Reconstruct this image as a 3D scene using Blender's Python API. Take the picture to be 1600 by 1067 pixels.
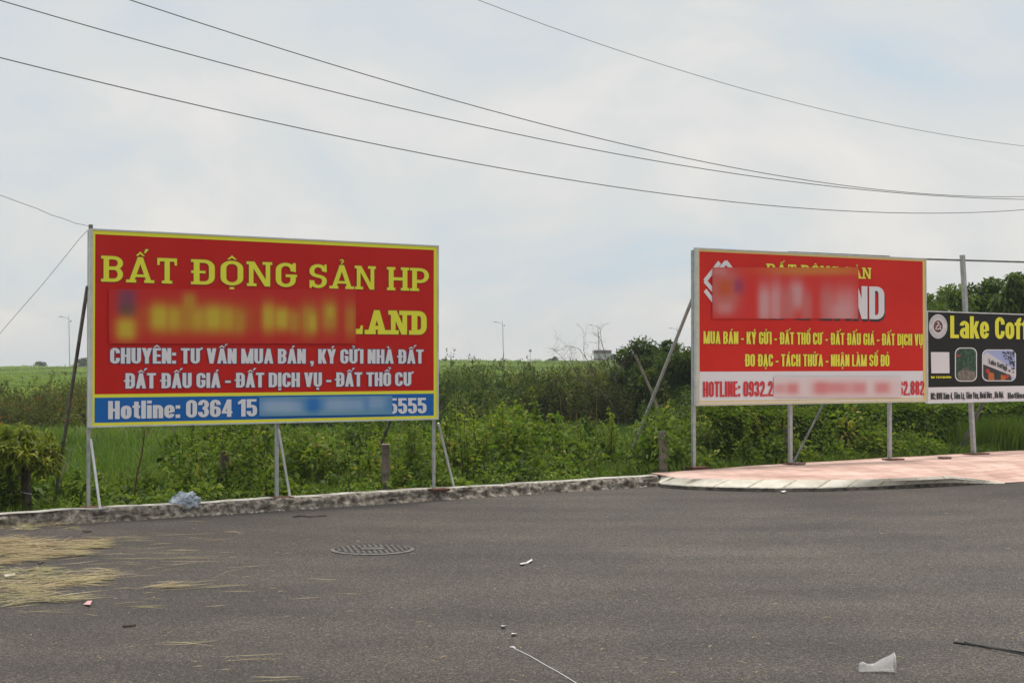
import bpy, bmesh, math, random, unicodedata
import numpy as np
from mathutils import Vector, noise as mnoise

for o in list(bpy.data.objects):
    bpy.data.objects.remove(o)
SC = bpy.context.scene
COL = SC.collection
random.seed(7)
R = math.radians

# ------------------------------------------------------------------ camera
F = 2300.0                      # focal length in photo pixels (1600 wide)
HZ = 568.0
PITCH = math.atan((HZ - 533.5) / F)
CAMZ = 1.6
cam = bpy.data.cameras.new('camera')
cam.sensor_width = 36.0
cam.lens = F / 1600.0 * 36.0
cam.clip_end = 9000
camo = bpy.data.objects.new('camera', cam)
COL.objects.link(camo)
camo.location = (0, 0, CAMZ)
camo.rotation_euler = (R(90) + PITCH, 0, 0)
SC.camera = camo

# ------------------------------------------------------------------ light
SUN_EL, SUN_AZ = R(76), R(25)         # azimuth measured from +Y towards +X
world = bpy.data.worlds.new('World')
SC.world = world
world.use_nodes = True
nt = world.node_tree
nt.nodes.clear()
def N(t, kind, **kw):
    n = t.nodes.new(kind)
    for k, v in kw.items():
        setattr(n, k, v)
    return n
def build_world():
    L = nt.links.new
    out = N(nt, 'ShaderNodeOutputWorld')
    bg = N(nt, 'ShaderNodeBackground')
    bg.inputs['Strength'].default_value = 0.1
    sky = N(nt, 'ShaderNodeTexSky')
    sky.sky_type = 'NISHITA'
    sky.sun_disc = False
    sky.sun_elevation = SUN_EL
    sky.sun_rotation = SUN_AZ
    sky.dust_density = 3.0
    tc = N(nt, 'ShaderNodeTexCoord')
    sep = N(nt, 'ShaderNodeSeparateXYZ')
    L(tc.outputs['Generated'], sep.inputs[0])
    # cloud layer seen in perspective: direction / (height + bias)
    add = N(nt, 'ShaderNodeMath', operation='ADD'); add.inputs[1].default_value = 0.42
    mx = N(nt, 'ShaderNodeMath', operation='MAXIMUM'); mx.inputs[1].default_value = 0.0
    L(sep.outputs['Z'], mx.inputs[0]); L(mx.outputs[0], add.inputs[0])
    dx = N(nt, 'ShaderNodeMath', operation='DIVIDE'); dy = N(nt, 'ShaderNodeMath', operation='DIVIDE')
    L(sep.outputs['X'], dx.inputs[0]); L(add.outputs[0], dx.inputs[1])
    L(sep.outputs['Y'], dy.inputs[0]); L(add.outputs[0], dy.inputs[1])
    cmb = N(nt, 'ShaderNodeCombineXYZ')
    L(dx.outputs[0], cmb.inputs[0]); L(dy.outputs[0], cmb.inputs[1])
    n1 = N(nt, 'ShaderNodeTexNoise'); n1.inputs['Scale'].default_value = 2.3; n1.inputs['Detail'].default_value = 8
    n1.inputs['Roughness'].default_value = 0.55; n1.inputs['Distortion'].default_value = 0.5
    mp = N(nt, 'ShaderNodeMapping'); mp.inputs['Location'].default_value = (3.1, 1.7, 0)
    L(cmb.outputs[0], mp.inputs[0]); L(mp.outputs[0], n1.inputs['Vector'])
    r1 = N(nt, 'ShaderNodeValToRGB')
    r1.color_ramp.elements[0].position = 0.33; r1.color_ramp.elements[0].color = (6.2, 7.15, 7.85, 1)
    r1.color_ramp.elements[1].position = 0.66; r1.color_ramp.elements[1].color = (8.95, 8.6, 8.2, 1)
    e = r1.color_ramp.elements.new(0.50); e.color = (7.5, 7.65, 7.6, 1)
    L(n1.outputs['Fac'], r1.inputs[0])
    # an overcast sky is brighter overhead than near the horizon
    rz = N(nt, 'ShaderNodeMapRange'); rz.inputs['From Min'].default_value = 0.25; rz.inputs['From Max'].default_value = 1.0
    rz.inputs['To Min'].default_value = 1.0; rz.inputs['To Max'].default_value = 1.6
    L(sep.outputs['Z'], rz.inputs['Value'])
    mul = N(nt, 'ShaderNodeVectorMath', operation='SCALE')
    L(r1.outputs[0], mul.inputs[0]); L(rz.outputs[0], mul.inputs['Scale'])
    mix = N(nt, 'ShaderNodeMix', data_type='RGBA')
    mix.inputs[0].default_value = 0.90
    L(sky.outputs[0], mix.inputs[6]); L(mul.outputs[0], mix.inputs[7])
    L(mix.outputs[2], bg.inputs[0]); L(bg.outputs[0], out.inputs[0])
build_world()
sun = bpy.data.lights.new('sun', 'SUN')
sun.energy = 2.4
sun.angle = R(10)
sun.color = (1.0, 0.95, 0.87)
suno = bpy.data.objects.new('sun', sun)
COL.objects.link(suno)
sd = Vector((math.sin(SUN_AZ) * math.cos(SUN_EL), math.cos(SUN_AZ) * math.cos(SUN_EL), math.sin(SUN_EL)))
suno.rotation_euler = sd.to_track_quat('Z', 'Y').to_euler()
SC.view_settings.view_transform = 'Standard'
SC.view_settings.look = 'None'
SC.view_settings.exposure = 0.0
SC.view_settings.gamma = 1.0
SC.cycles.max_bounces = 6
SC.cycles.transparent_max_bounces = 12

# ------------------------------------------------------------------ pixel -> world helpers
FW = Vector((0, math.cos(PITCH), math.sin(PITCH)))
UP = Vector((0, -math.sin(PITCH), math.cos(PITCH)))
EYE = Vector((0, 0, CAMZ))
def ray(px, py):
    return Vector((1, 0, 0)) * ((px - 800) / F) + UP * ((533.5 - py) / F) + FW
def at(px, py, Y):
    d = ray(px, py)
    return EYE + d * (Y / d.y)
def onz(px, py, z=0.0):
    d = ray(px, py)
    return EYE + d * ((z - CAMZ) / d.z)

# ------------------------------------------------------------------ object helpers
def tag(o, label=None, cat=None, group=None, kind=None):
    if label: o['label'] = label
    if cat: o['category'] = cat
    if group: o['group'] = group
    if kind: o['kind'] = kind
    return o
def empty(name, loc, rz=0, **kw):
    o = bpy.data.objects.new(name, None)
    o.empty_display_size = 0.2
    COL.objects.link(o)
    o.location = loc
    o.rotation_euler = (0, 0, rz)
    return tag(o, **kw)
def link(name, me, mats, parent=None, loc=None, smooth=False):
    o = bpy.data.objects.new(name, me)
    COL.objects.link(o)
    if mats is not None:
        for m in (mats if isinstance(mats, (list, tuple)) else [mats]):
            if m.name not in [x.name for x in me.materials if x]:
                me.materials.append(m)
    if parent: o.parent = parent
    if loc is not None: o.location = loc
    if smooth:
        me.polygons.foreach_set('use_smooth', [True] * len(me.polygons))
    return o
class MB:
    """collects verts / faces"""
    def __init__(s): s.v = []; s.f = []; s.m = []
    def poly(s, pts, mi=0):
        b = len(s.v); s.v += [tuple(p) for p in pts]; s.f.append(list(range(b, b + len(pts)))); s.m.append(mi)
    def box(s, x0, x1, y0, y1, z0, z1, mi=0):
        b = len(s.v)
        s.v += [(x, y, z) for z in (z0, z1) for y in (y0, y1) for x in (x0, x1)]
        for f in ((0, 2, 3, 1), (4, 5, 7, 6), (0, 1, 5, 4), (2, 6, 7, 3), (0, 4, 6, 2), (1, 3, 7, 5)):
            s.f.append([b + i for i in f]); s.m.append(mi)
    def tube(s, pts, rad, n=8, mi=0, caps=True):
        pts = [Vector(p) for p in pts]
        rads = rad if isinstance(rad, (list, tuple)) else [rad] * len(pts)
        rings = []
        for i, p in enumerate(pts):
            d = (pts[min(i + 1, len(pts) - 1)] - pts[max(i - 1, 0)])
            d = d.normalized() if d.length > 1e-9 else Vector((0, 0, 1))
            ref = Vector((0, 0, 1)) if abs(d.z) < 0.9 else Vector((1, 0, 0))
            a = d.cross(ref).normalized(); c = d.cross(a).normalized()
            b = len(s.v)
            for k in range(n):
                t = 2 * math.pi * k / n
                s.v.append(tuple(p + (a * math.cos(t) + c * math.sin(t)) * rads[i]))
            rings.append(b)
        for i in range(len(rings) - 1):
            for k in range(n):
                s.f.append([rings[i] + k, rings[i] + (k + 1) % n, rings[i + 1] + (k + 1) % n, rings[i + 1] + k]); s.m.append(mi)
        if caps:
            s.f.append([rings[0] + k for k in range(n)][::-1]); s.m.append(mi)
            s.f.append([rings[-1] + k for k in range(n)]); s.m.append(mi)
    def sqtube(s, p0, p1, w, d=None, mi=0):
        """square section bar between two points"""
        p0, p1 = Vector(p0), Vector(p1); d = d or w
        ax = (p1 - p0).normalized()
        ref = Vector((0, 1, 0)) if abs(ax.y) < 0.8 else Vector((1, 0, 0))
        a = ax.cross(ref).normalized() * w / 2; c = ax.cross(a).normalized() * d / 2
        b = len(s.v)
        for p in (p0, p1):
            s.v += [tuple(p + a * i + c * j) for i, j in ((-1, -1), (1, -1), (1, 1), (-1, 1))]
        for f in ((0, 1, 2, 3), (7, 6, 5, 4), (0, 4, 5, 1), (1, 5, 6, 2), (2, 6, 7, 3), (3, 7, 4, 0)):
            s.f.append([b + i for i in f]); s.m.append(mi)
    def mesh(s, name):
        me = bpy.data.meshes.new(name)
        me.from_pydata(s.v, [], s.f)
        me.polygons.foreach_set('material_index', s.m)
        me.update()
        return me
    def build(s, name, mats, parent=None, smooth=False, loc=None, fix=True):
        me = s.mesh(name)
        if fix:
            bm = bmesh.new(); bm.from_mesh(me)
            bmesh.ops.recalc_face_normals(bm, faces=bm.faces)
            bm.to_mesh(me); bm.free()
        return link(name, me, mats, parent, loc, smooth)
def np_mesh(name, verts, faces, tint=None):
    """verts (n,3); faces (m,k) with constant k"""
    me = bpy.data.meshes.new(name)
    verts = np.asarray(verts, np.float32); faces = np.asarray(faces, np.int32)
    m, k = faces.shape
    me.vertices.add(len(verts)); me.vertices.foreach_set('co', verts.ravel())
    me.loops.add(m * k); me.loops.foreach_set('vertex_index', faces.ravel())
    me.polygons.add(m); me.polygons.foreach_set('loop_start', np.arange(0, m * k, k, dtype=np.int32))
    me.update(calc_edges=True)
    if tint is not None:
        a = me.attributes.new('tint', 'FLOAT', 'POINT')
        a.data.foreach_set('value', np.asarray(tint, np.float32))
    me.validate()
    return me

# ------------------------------------------------------------------ materials
def principled(name, col, rough=0.7, metal=0.0, spec=0.5):
    m = bpy.data.materials.new(name); m.use_nodes = True
    b = m.node_tree.nodes['Principled BSDF']
    b.inputs['Base Color'].default_value = (*col, 1); b.inputs['Roughness'].default_value = rough
    b.inputs['Metallic'].default_value = metal; b.inputs['Specular IOR Level'].default_value = spec
    return m
def noisy(name, c1, c2, scale=8, rough=0.8, bump=0.0, bscale=None, metal=0.0, detail=6, lo=0.35, hi=0.65, spec=0.4, c3=None, stretch=(1, 1, 1)):
    m = principled(name, c1, rough, metal, spec)
    t = m.node_tree; b = t.nodes['Principled BSDF']; L = t.links.new
    tc = N(t, 'ShaderNodeTexCoord'); mp = N(t, 'ShaderNodeMapping'); mp.inputs['Scale'].default_value = stretch
    L(tc.outputs['Object'], mp.inputs[0])
    n = N(t, 'ShaderNodeTexNoise'); n.inputs['Scale'].default_value = scale; n.inputs['Detail'].default_value = detail
    L(mp.outputs[0], n.inputs['Vector'])
    r = N(t, 'ShaderNodeValToRGB'); r.color_ramp.elements[0].position = lo; r.color_ramp.elements[1].position = hi
    r.color_ramp.elements[0].color = (*c1, 1); r.color_ramp.elements[1].color = (*c2, 1)
    if c3:
        e = r.color_ramp.elements.new((lo + hi) / 2); e.color = (*c3, 1)
    L(n.outputs['Fac'], r.inputs[0]); L(r.outputs[0], b.inputs['Base Color'])
    if bump:
        n2 = N(t, 'ShaderNodeTexNoise'); n2.inputs['Scale'].default_value = bscale or scale * 3; n2.inputs['Detail'].default_value = 5
        L(mp.outputs[0], n2.inputs['Vector'])
        bp = N(t, 'ShaderNodeBump'); bp.inputs['Strength'].default_value = bump; bp.inputs['Distance'].default_value = 0.02
        L(n2.outputs['Fac'], bp.inputs['Height']); L(bp.outputs[0], b.inputs['Normal'])
    return m
def leafmat(name, stops, trans=0.35, rough=0.55, spec=0.15):
    """leaf colours picked by the per-leaf random attribute 'tint'"""
    m = bpy.data.materials.new(name); m.use_nodes = True
    t = m.node_tree; L = t.links.new; b = t.nodes['Principled BSDF']
    a = N(t, 'ShaderNodeAttribute'); a.attribute_name = 'tint'
    r = N(t, 'ShaderNodeValToRGB')
    cr = r.color_ramp
    cr.elements[0].position = stops[0][0]; cr.elements[0].color = (*stops[0][1], 1)
    cr.elements[1].position = stops[-1][0]; cr.elements[1].color = (*stops[-1][1], 1)
    for p, c in stops[1:-1]:
        e = cr.elements.new(p); e.color = (*c, 1)
    L(a.outputs['Fac'], r.inputs[0]); L(r.outputs[0], b.inputs['Base Color'])
    b.inputs['Roughness'].default_value = rough; b.inputs['Specular IOR Level'].default_value = spec
    tr = N(t, 'ShaderNodeBsdfTranslucent')
    g = N(t, 'ShaderNodeMix', data_type='RGBA', blend_type='MULTIPLY'); g.inputs[0].default_value = 1
    g.inputs[7].default_value = (1.5, 1.6, 0.6, 1)
    L(r.outputs[0], g.inputs[6]); L(g.outputs[2], tr.inputs[0])
    ms = N(t, 'ShaderNodeMixShader'); ms.inputs[0].default_value = trans
    out = t.nodes['Material Output']
    L(b.outputs[0], ms.inputs[1]); L(tr.outputs[0], ms.inputs[2]); L(ms.outputs[0], out.inputs[0])
    return m

M = {}
M['galv'] = noisy('galvanised_steel', (0.34, 0.345, 0.345), (0.46, 0.465, 0.465), 14, 0.5, metal=0.35, spec=0.5)
M['darksteel'] = noisy('weathered_steel', (0.10, 0.11, 0.10), (0.20, 0.20, 0.18), 9, 0.6, metal=0.3)
M['trim'] = noisy('aluminium_trim', (0.50, 0.51, 0.51), (0.62, 0.63, 0.63), 6, 0.5, metal=0.1)
M['bright'] = noisy('bright_zinc', (0.55, 0.56, 0.56), (0.70, 0.71, 0.71), 9, 0.45, metal=0.2)
M['rust'] = noisy('rusty_steel', (0.07, 0.025, 0.015), (0.14, 0.06, 0.035), 25, 0.9)
M['red_a'] = noisy('red_vinyl', (0.52, 0.013, 0.010), (0.57, 0.017, 0.012), 1.6, 0.5, 0.12, 1.3, spec=0.15)
M['red_b'] = noisy('scarlet_vinyl', (0.61, 0.020, 0.014), (0.67, 0.026, 0.017), 1.6, 0.5, 0.12, 1.3, spec=0.15)
M['yellow'] = principled('yellow_vinyl', (0.82, 0.78, 0.06), 0.5, spec=0.15)
M['yellow_b'] = principled('golden_vinyl', (0.84, 0.76, 0.08), 0.5, spec=0.15)
M['cream'] = principled('cream_trim', (0.72, 0.55, 0.20), 0.5, spec=0.35)
M['white'] = principled('white_vinyl', (0.76, 0.74, 0.76), 0.5, spec=0.15)
M['blue'] = noisy('blue_vinyl', (0.012, 0.125, 0.42), (0.014, 0.14, 0.46), 1.6, 0.5, 0.12, 1.3, spec=0.15)
M['outline'] = principled('dark_outline', (0.10, 0.05, 0.16), 0.5)
M['brown_outline'] = principled('brown_outline', (0.20, 0.07, 0.012), 0.5)
M['black'] = principled('black_print', (0.020, 0.020, 0.022), 0.5)
M['signblack'] = principled('charcoal_vinyl', (0.017, 0.017, 0.016), 0.55, spec=0.15)
M['redtext'] = principled('red_print', (0.62, 0.022, 0.03), 0.45)
M['brownprint'] = principled('brown_print', (0.16, 0.045, 0.03), 0.5)

# ------------------------------------------------------------------ terrain
KA = Vector((-4.98, 14.3)); KD = Vector((0.8116, 0.5842)).normalized(); KN = Vector((-KD.y, KD.x))
def ks(x, y):      # distance behind the kerb line, distance along it
    q = Vector((x, y)) - KA
    return q.dot(KN), q.dot(KD)
def kp(l, s, z=0.0):
    p = KA + KD * l + KN * s
    return Vector((p.x, p.y, z))
def smooth(a, b, t):
    t = min(1, max(0, (t - a) / (b - a))); return t * t * (3 - 2 * t)
def gh(x, y):
    s, l = ks(x, y)
    if s < 0.3:
        return -0.06
    z = -0.03 - 0.25 * smooth(1.5, 9, s)
    crest = 0.62 + 1.10 * smooth(-78, -28, x)
    n = mnoise.noise(Vector((x * 0.05, y * 0.03, 0))) * 0.5 + mnoise.noise(Vector((x * 0.15, y * 0.08, 3))) * 0.25
    up = 0.30 * smooth(60, 130, y) + 0.70 * smooth(110, 285, y)
    z += up * (crest + 0.28) + n * smooth(40, 120, y) * 0.45 * (1 - smooth(270, 300, y))
    z -= max(0, y - 318) * 0.014
    return z
def build_ground():
    xs = np.concatenate([[-3000, -1500, -700, -350, -200], np.linspace(-130, 130, 131), [200, 350, 700, 1500, 3000]])
    ys = np.concatenate([[-60, -30, 0], np.linspace(4, 60, 75), np.geomspace(61.5, 400, 80), [500, 700, 1200, 2500, 5000]])
    v = [(x, y, gh(x, y)) for y in ys for x in xs]
    nx = len(xs); f = []
    for j in range(len(ys) - 1):
        for i in range(nx - 1):
            a = j * nx + i; f.append((a, a + 1, a + nx + 1, a + nx))
    me = np_mesh('ground', v, f)
    m = principled('field_soil', (0.05, 0.09, 0.02), 0.95, spec=0.1)
    t = m.node_tree; L = t.links.new; b = t.nodes['Principled BSDF']
    tc = N(t, 'ShaderNodeTexCoord')
    n1 = N(t, 'ShaderNodeTexNoise'); n1.inputs['Scale'].default_value = 0.05; n1.inputs['Detail'].default_value = 10; n1.inputs['Roughness'].default_value = 0.65
    L(tc.outputs['Object'], n1.inputs[0])
    r = N(t, 'ShaderNodeValToRGB'); r.color_ramp.elements[0].position = 0.35; r.color_ramp.elements[1].position = 0.68
    r.color_ramp.elements[0].color = (0.12, 0.18, 0.042, 1); r.color_ramp.elements[1].color = (0.22, 0.29, 0.06, 1)
    L(n1.outputs['Fac'], r.inputs[0]); L(r.outputs[0], b.inputs['Base Color'])
    o = link('ground', me, m, smooth=True); o['kind'] = 'structure'
build_ground()

def build_road():
    m = principled('asphalt', (0.07, 0.064, 0.06), 0.85, spec=0.35)
    t = m.node_tree; L = t.links.new; b = t.nodes['Principled BSDF']
    tc = N(t, 'ShaderNodeTexCoord')
    # aggregate grains
    vo = N(t, 'ShaderNodeTexVoronoi'); vo.inputs['Scale'].default_value = 125
    L(tc.outputs['Object'], vo.inputs['Vector'])
    sepc = N(t, 'ShaderNodeSeparateColor'); L(vo.outputs['Color'], sepc.inputs[0])
    r = N(t, 'ShaderNodeValToRGB'); e = r.color_ramp.elements
    e[0].position = 0.0; e[0].color = (0.019, 0.0175, 0.0165, 1)
    e[1].position = 1.0; e[1].color = (0.178, 0.163, 0.150, 1)
    x = e.new(0.45); x.color = (0.056, 0.0505, 0.047, 1)
    x = e.new(0.85); x.color = (0.094, 0.085, 0.079, 1)
    L(sepc.outputs[0], r.inputs[0])
    n1 = N(t, 'ShaderNodeTexNoise'); n1.inputs['Scale'].default_value = 0.45; n1.inputs['Detail'].default_value = 9; n1.inputs['Roughness'].default_value = 0.6
    L(tc.outputs['Object'], n1.inputs[0])
    r2 = N(t, 'ShaderNodeValToRGB'); e = r2.color_ramp.elements
    e[0].position = 0.33; e[0].color = (0.80, 0.79, 0.79, 1); e[1].position = 0.68; e[1].color = (1.30, 1.24, 1.16, 1)
    L(n1.outputs['Fac'], r2.inputs[0])
    mu = N(t, 'ShaderNodeMix', data_type='RGBA', blend_type='MULTIPLY'); mu.inputs[0].default_value = 1
    L(r.outputs[0], mu.inputs[6]); L(r2.outputs[0], mu.inputs[7])
    # roller streaks along the road and dust patches
    mp = N(t, 'ShaderNodeMapping'); mp.inputs['Rotation'].default_value = (0, 0, R(-20)); mp.inputs['Scale'].default_value = (0.25, 2.2, 1)
    L(tc.outputs['Object'], mp.inputs[0])
    n3 = N(t, 'ShaderNodeTexNoise'); n3.inputs['Scale'].default_value = 1.0; n3.inputs['Detail'].default_value = 6
    L(mp.outputs[0], n3.inputs[0])
    r3 = N(t, 'ShaderNodeValToRGB'); e = r3.color_ramp.elements
    e[0].position = 0.40; e[0].color = (0.95, 0.95, 0.95, 1); e[1].position = 0.66; e[1].color = (1.05, 1.05, 1.04, 1)
    L(n3.outputs['Fac'], r3.inputs[0])
    mu2 = N(t, 'ShaderNodeMix', data_type='RGBA', blend_type='MULTIPLY'); mu2.inputs[0].default_value = 1
    L(mu.outputs[2], mu2.inputs[6]); L(r3.outputs[0], mu2.inputs[7])
    # dusty, tyre-worn area in the turning circle
    n5 = N(t, 'ShaderNodeTexNoise'); n5.inputs['Scale'].default_value = 0.35; n5.inputs['Detail'].default_value = 5
    L(tc.outputs['Object'], n5.inputs[0])
    off = N(t, 'ShaderNodeVectorMath', operation='SCALE'); off.inputs['Scale'].default_value = 7.0
    L(n5.outputs['Color'], off.inputs[0])
    ad = N(t, 'ShaderNodeVectorMath', operation='ADD'); L(tc.outputs['Object'], ad.inputs[0]); L(off.outputs[0], ad.inputs[1])
    ds = N(t, 'ShaderNodeVectorMath', operation='DISTANCE'); ds.inputs[1].default_value = (7.5, 15.5, 3.5); L(ad.outputs[0], ds.inputs[0])
    r5 = N(t, 'ShaderNodeMapRange'); r5.inputs['From Min'].default_value = 2.0; r5.inputs['From Max'].default_value = 8.5; r5.inputs['To Min'].default_value = 1.0; r5.inputs['To Max'].default_value = 0.0
    L(ds.outputs['Value'], r5.inputs['Value'])
    r6 = N(t, 'ShaderNodeMix', data_type='RGBA'); r6.inputs[6].default_value = (0.90, 0.85, 0.82, 1); r6.inputs[7].default_value = (1.26, 1.24, 1.20, 1)
    L(r5.outputs[0], r6.inputs[0])
    mu3 = N(t, 'ShaderNodeMix', data_type='RGBA', blend_type='MULTIPLY'); mu3.inputs[0].default_value = 1
    L(mu2.outputs[2], mu3.inputs[6]); L(r6.outputs[2], mu3.inputs[7])
    # faint arcs left by turning wheels
    mpw = N(t, 'ShaderNodeMapping'); mpw.inputs['Location'].default_value = (-1.0, -24.0, 0); L(tc.outputs['Object'], mpw.inputs[0])
    wv = N(t, 'ShaderNodeTexWave', wave_type='RINGS', rings_direction='Z'); wv.inputs['Scale'].default_value = 0.32; wv.inputs['Distortion'].default_value = 2.2; wv.inputs['Detail'].default_value = 4; wv.inputs['Detail Scale'].default_value = 0.7
    L(mpw.outputs[0], wv.inputs[0])
    r7 = N(t, 'ShaderNodeMapRange'); r7.inputs['To Min'].default_value = 0.93; r7.inputs['To Max'].default_value = 1.06; L(wv.outputs['Fac'], r7.inputs['Value'])
    mu4 = N(t, 'ShaderNodeVectorMath', operation='SCALE'); L(mu3.outputs[2], mu4.inputs[0]); L(r7.outputs[0], mu4.inputs['Scale'])
    L(mu4.outputs[0], b.inputs['Base Color'])
    n4 = N(t, 'ShaderNodeTexNoise'); n4.inputs['Scale'].default_value = 70; n4.inputs['Detail'].default_value = 3
    L(tc.outputs['Object'], n4.inputs[0])
    bp = N(t, 'ShaderNodeBump'); bp.inputs['Strength'].default_value = 0.9; bp.inputs['Distance'].default_value = 0.012
    L(n4.outputs['Fac'], bp.inputs['Height']); L(bp.outputs[0], b.inputs['Normal'])
    mb = MB()
    a = kp(-80, 0.02); c = kp(90, 0.02)
    mb.poly([(a.x, a.y, 0), (a.x, a.y - 80, 0), (c.x, a.y - 80, 0), (c.x, c.y, 0)])
    o = mb.build('road', m); o['kind'] = 'structure'
build_road()

# ------------------------------------------------------------------ kerb and pavement
KEND = 8.42; KROUGH = 8.75
def build_kerb():
    m = noisy('rough_concrete', (0.075, 0.063, 0.052), (0.40, 0.355, 0.295), 17, 0.95, 1.0, 55, detail=14, lo=0.33, hi=0.66, c3=(0.21, 0.18, 0.145))  # front: its shade is put into the colour along with stains and cracks
    mt_ = noisy('lit_concrete_top', (0.22, 0.195, 0.165), (0.58, 0.55, 0.49), 5, 0.95, 0.7, 40, detail=10, lo=0.3, hi=0.65)  # top: paler, the light falling on it is put into the colour
    prof = [(-0.035, -0.02), (-0.02, 0.012), (-0.005, 0.034), (0.0, 0.055), (0.004, 0.076), (0.012, 0.098), (0.03, 0.122), (0.055, 0.130), (0.12, 0.132), (0.24, 0.132), (0.33, 0.12), (0.36, -0.06)]
    step = 0.028; n = int((KROUGH + 14) / step); v = []; f = []; mi = []
    for i in range(n + 1):
        l = -14 + i * step
        for j, (s, z) in enumerate(prof):
            q = Vector((l * 2.0, z * 14, 0))
            ridge = 1 - abs(mnoise.noise(q * 1.7 + Vector((3, 1, 0)))) * 2.2
            d = mnoise.noise(q * 0.6) * 0.030 + mnoise.noise(q * 2.3) * 0.022 + mnoise.noise(q * 6) * 0.016 + max(0, ridge - .62) * 0.10
            dz = mnoise.noise(q * 1.4 + Vector((9, 0, 0))) * 0.012
            if j == 0 or j > 8: d *= 0.5
            if j in (7, 8, 9, 10): d *= 0.3
            if 1 <= j <= 6: d += max(0, mnoise.noise(Vector((l * 0.8, 5.5, 0))) - 0.25) * 0.12
            v.append(kp(l, s + d, z + dz))
    k = len(prof)
    for i in range(n):
        for j in range(k - 1):
            a = i * k + j; f.append((a, a + k, a + k + 1, a + 1)); mi.append(1 if j >= 7 else 0)
    o = link('kerb', np_mesh('kerb', v, f), [m, mt_]); o['kind'] = 'structure'
    o.data.polygons.foreach_set('material_index', mi)
build_kerb()

def interp(pts, n):
    """resample a polyline"""
    pts = [Vector(p) for p in pts]; d = [0]
    for a, b in zip(pts, pts[1:]): d.append(d[-1] + (b - a).length)
    out = []
    for i in range(n):
        t = d[-1] * i / (n - 1)
        for k in range(len(pts) - 1):
            if t <= d[k + 1] + 1e-9:
                out.append(pts[k].lerp(pts[k + 1], (t - d[k]) / max(1e-9, d[k + 1] - d[k]))); break
    return out
PAV_Z = 0.135
front = [onz(x, y, 0) for x, y in ((1024, 757), (1034, 762), (1075, 765), (1130, 767), (1210, 768.5), (1290, 768), (1370, 765), (1440, 761), (1500, 758.5))]
front = front + [front[-1] + (front[-1] - front[-3]).normalized() * d for d in (0.8, 4, 14)]
topf = [onz(x, y, PAV_Z) for x, y in ((1034, 742.5), (1050, 746), (1085, 748), (1132, 748.5), (1208, 749.5), (1287, 750), (1366, 748.5), (1434, 746), (1485, 743.5))]
ramp_end = front[9] + Vector((0.0, 0.04, 0.008))
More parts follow.
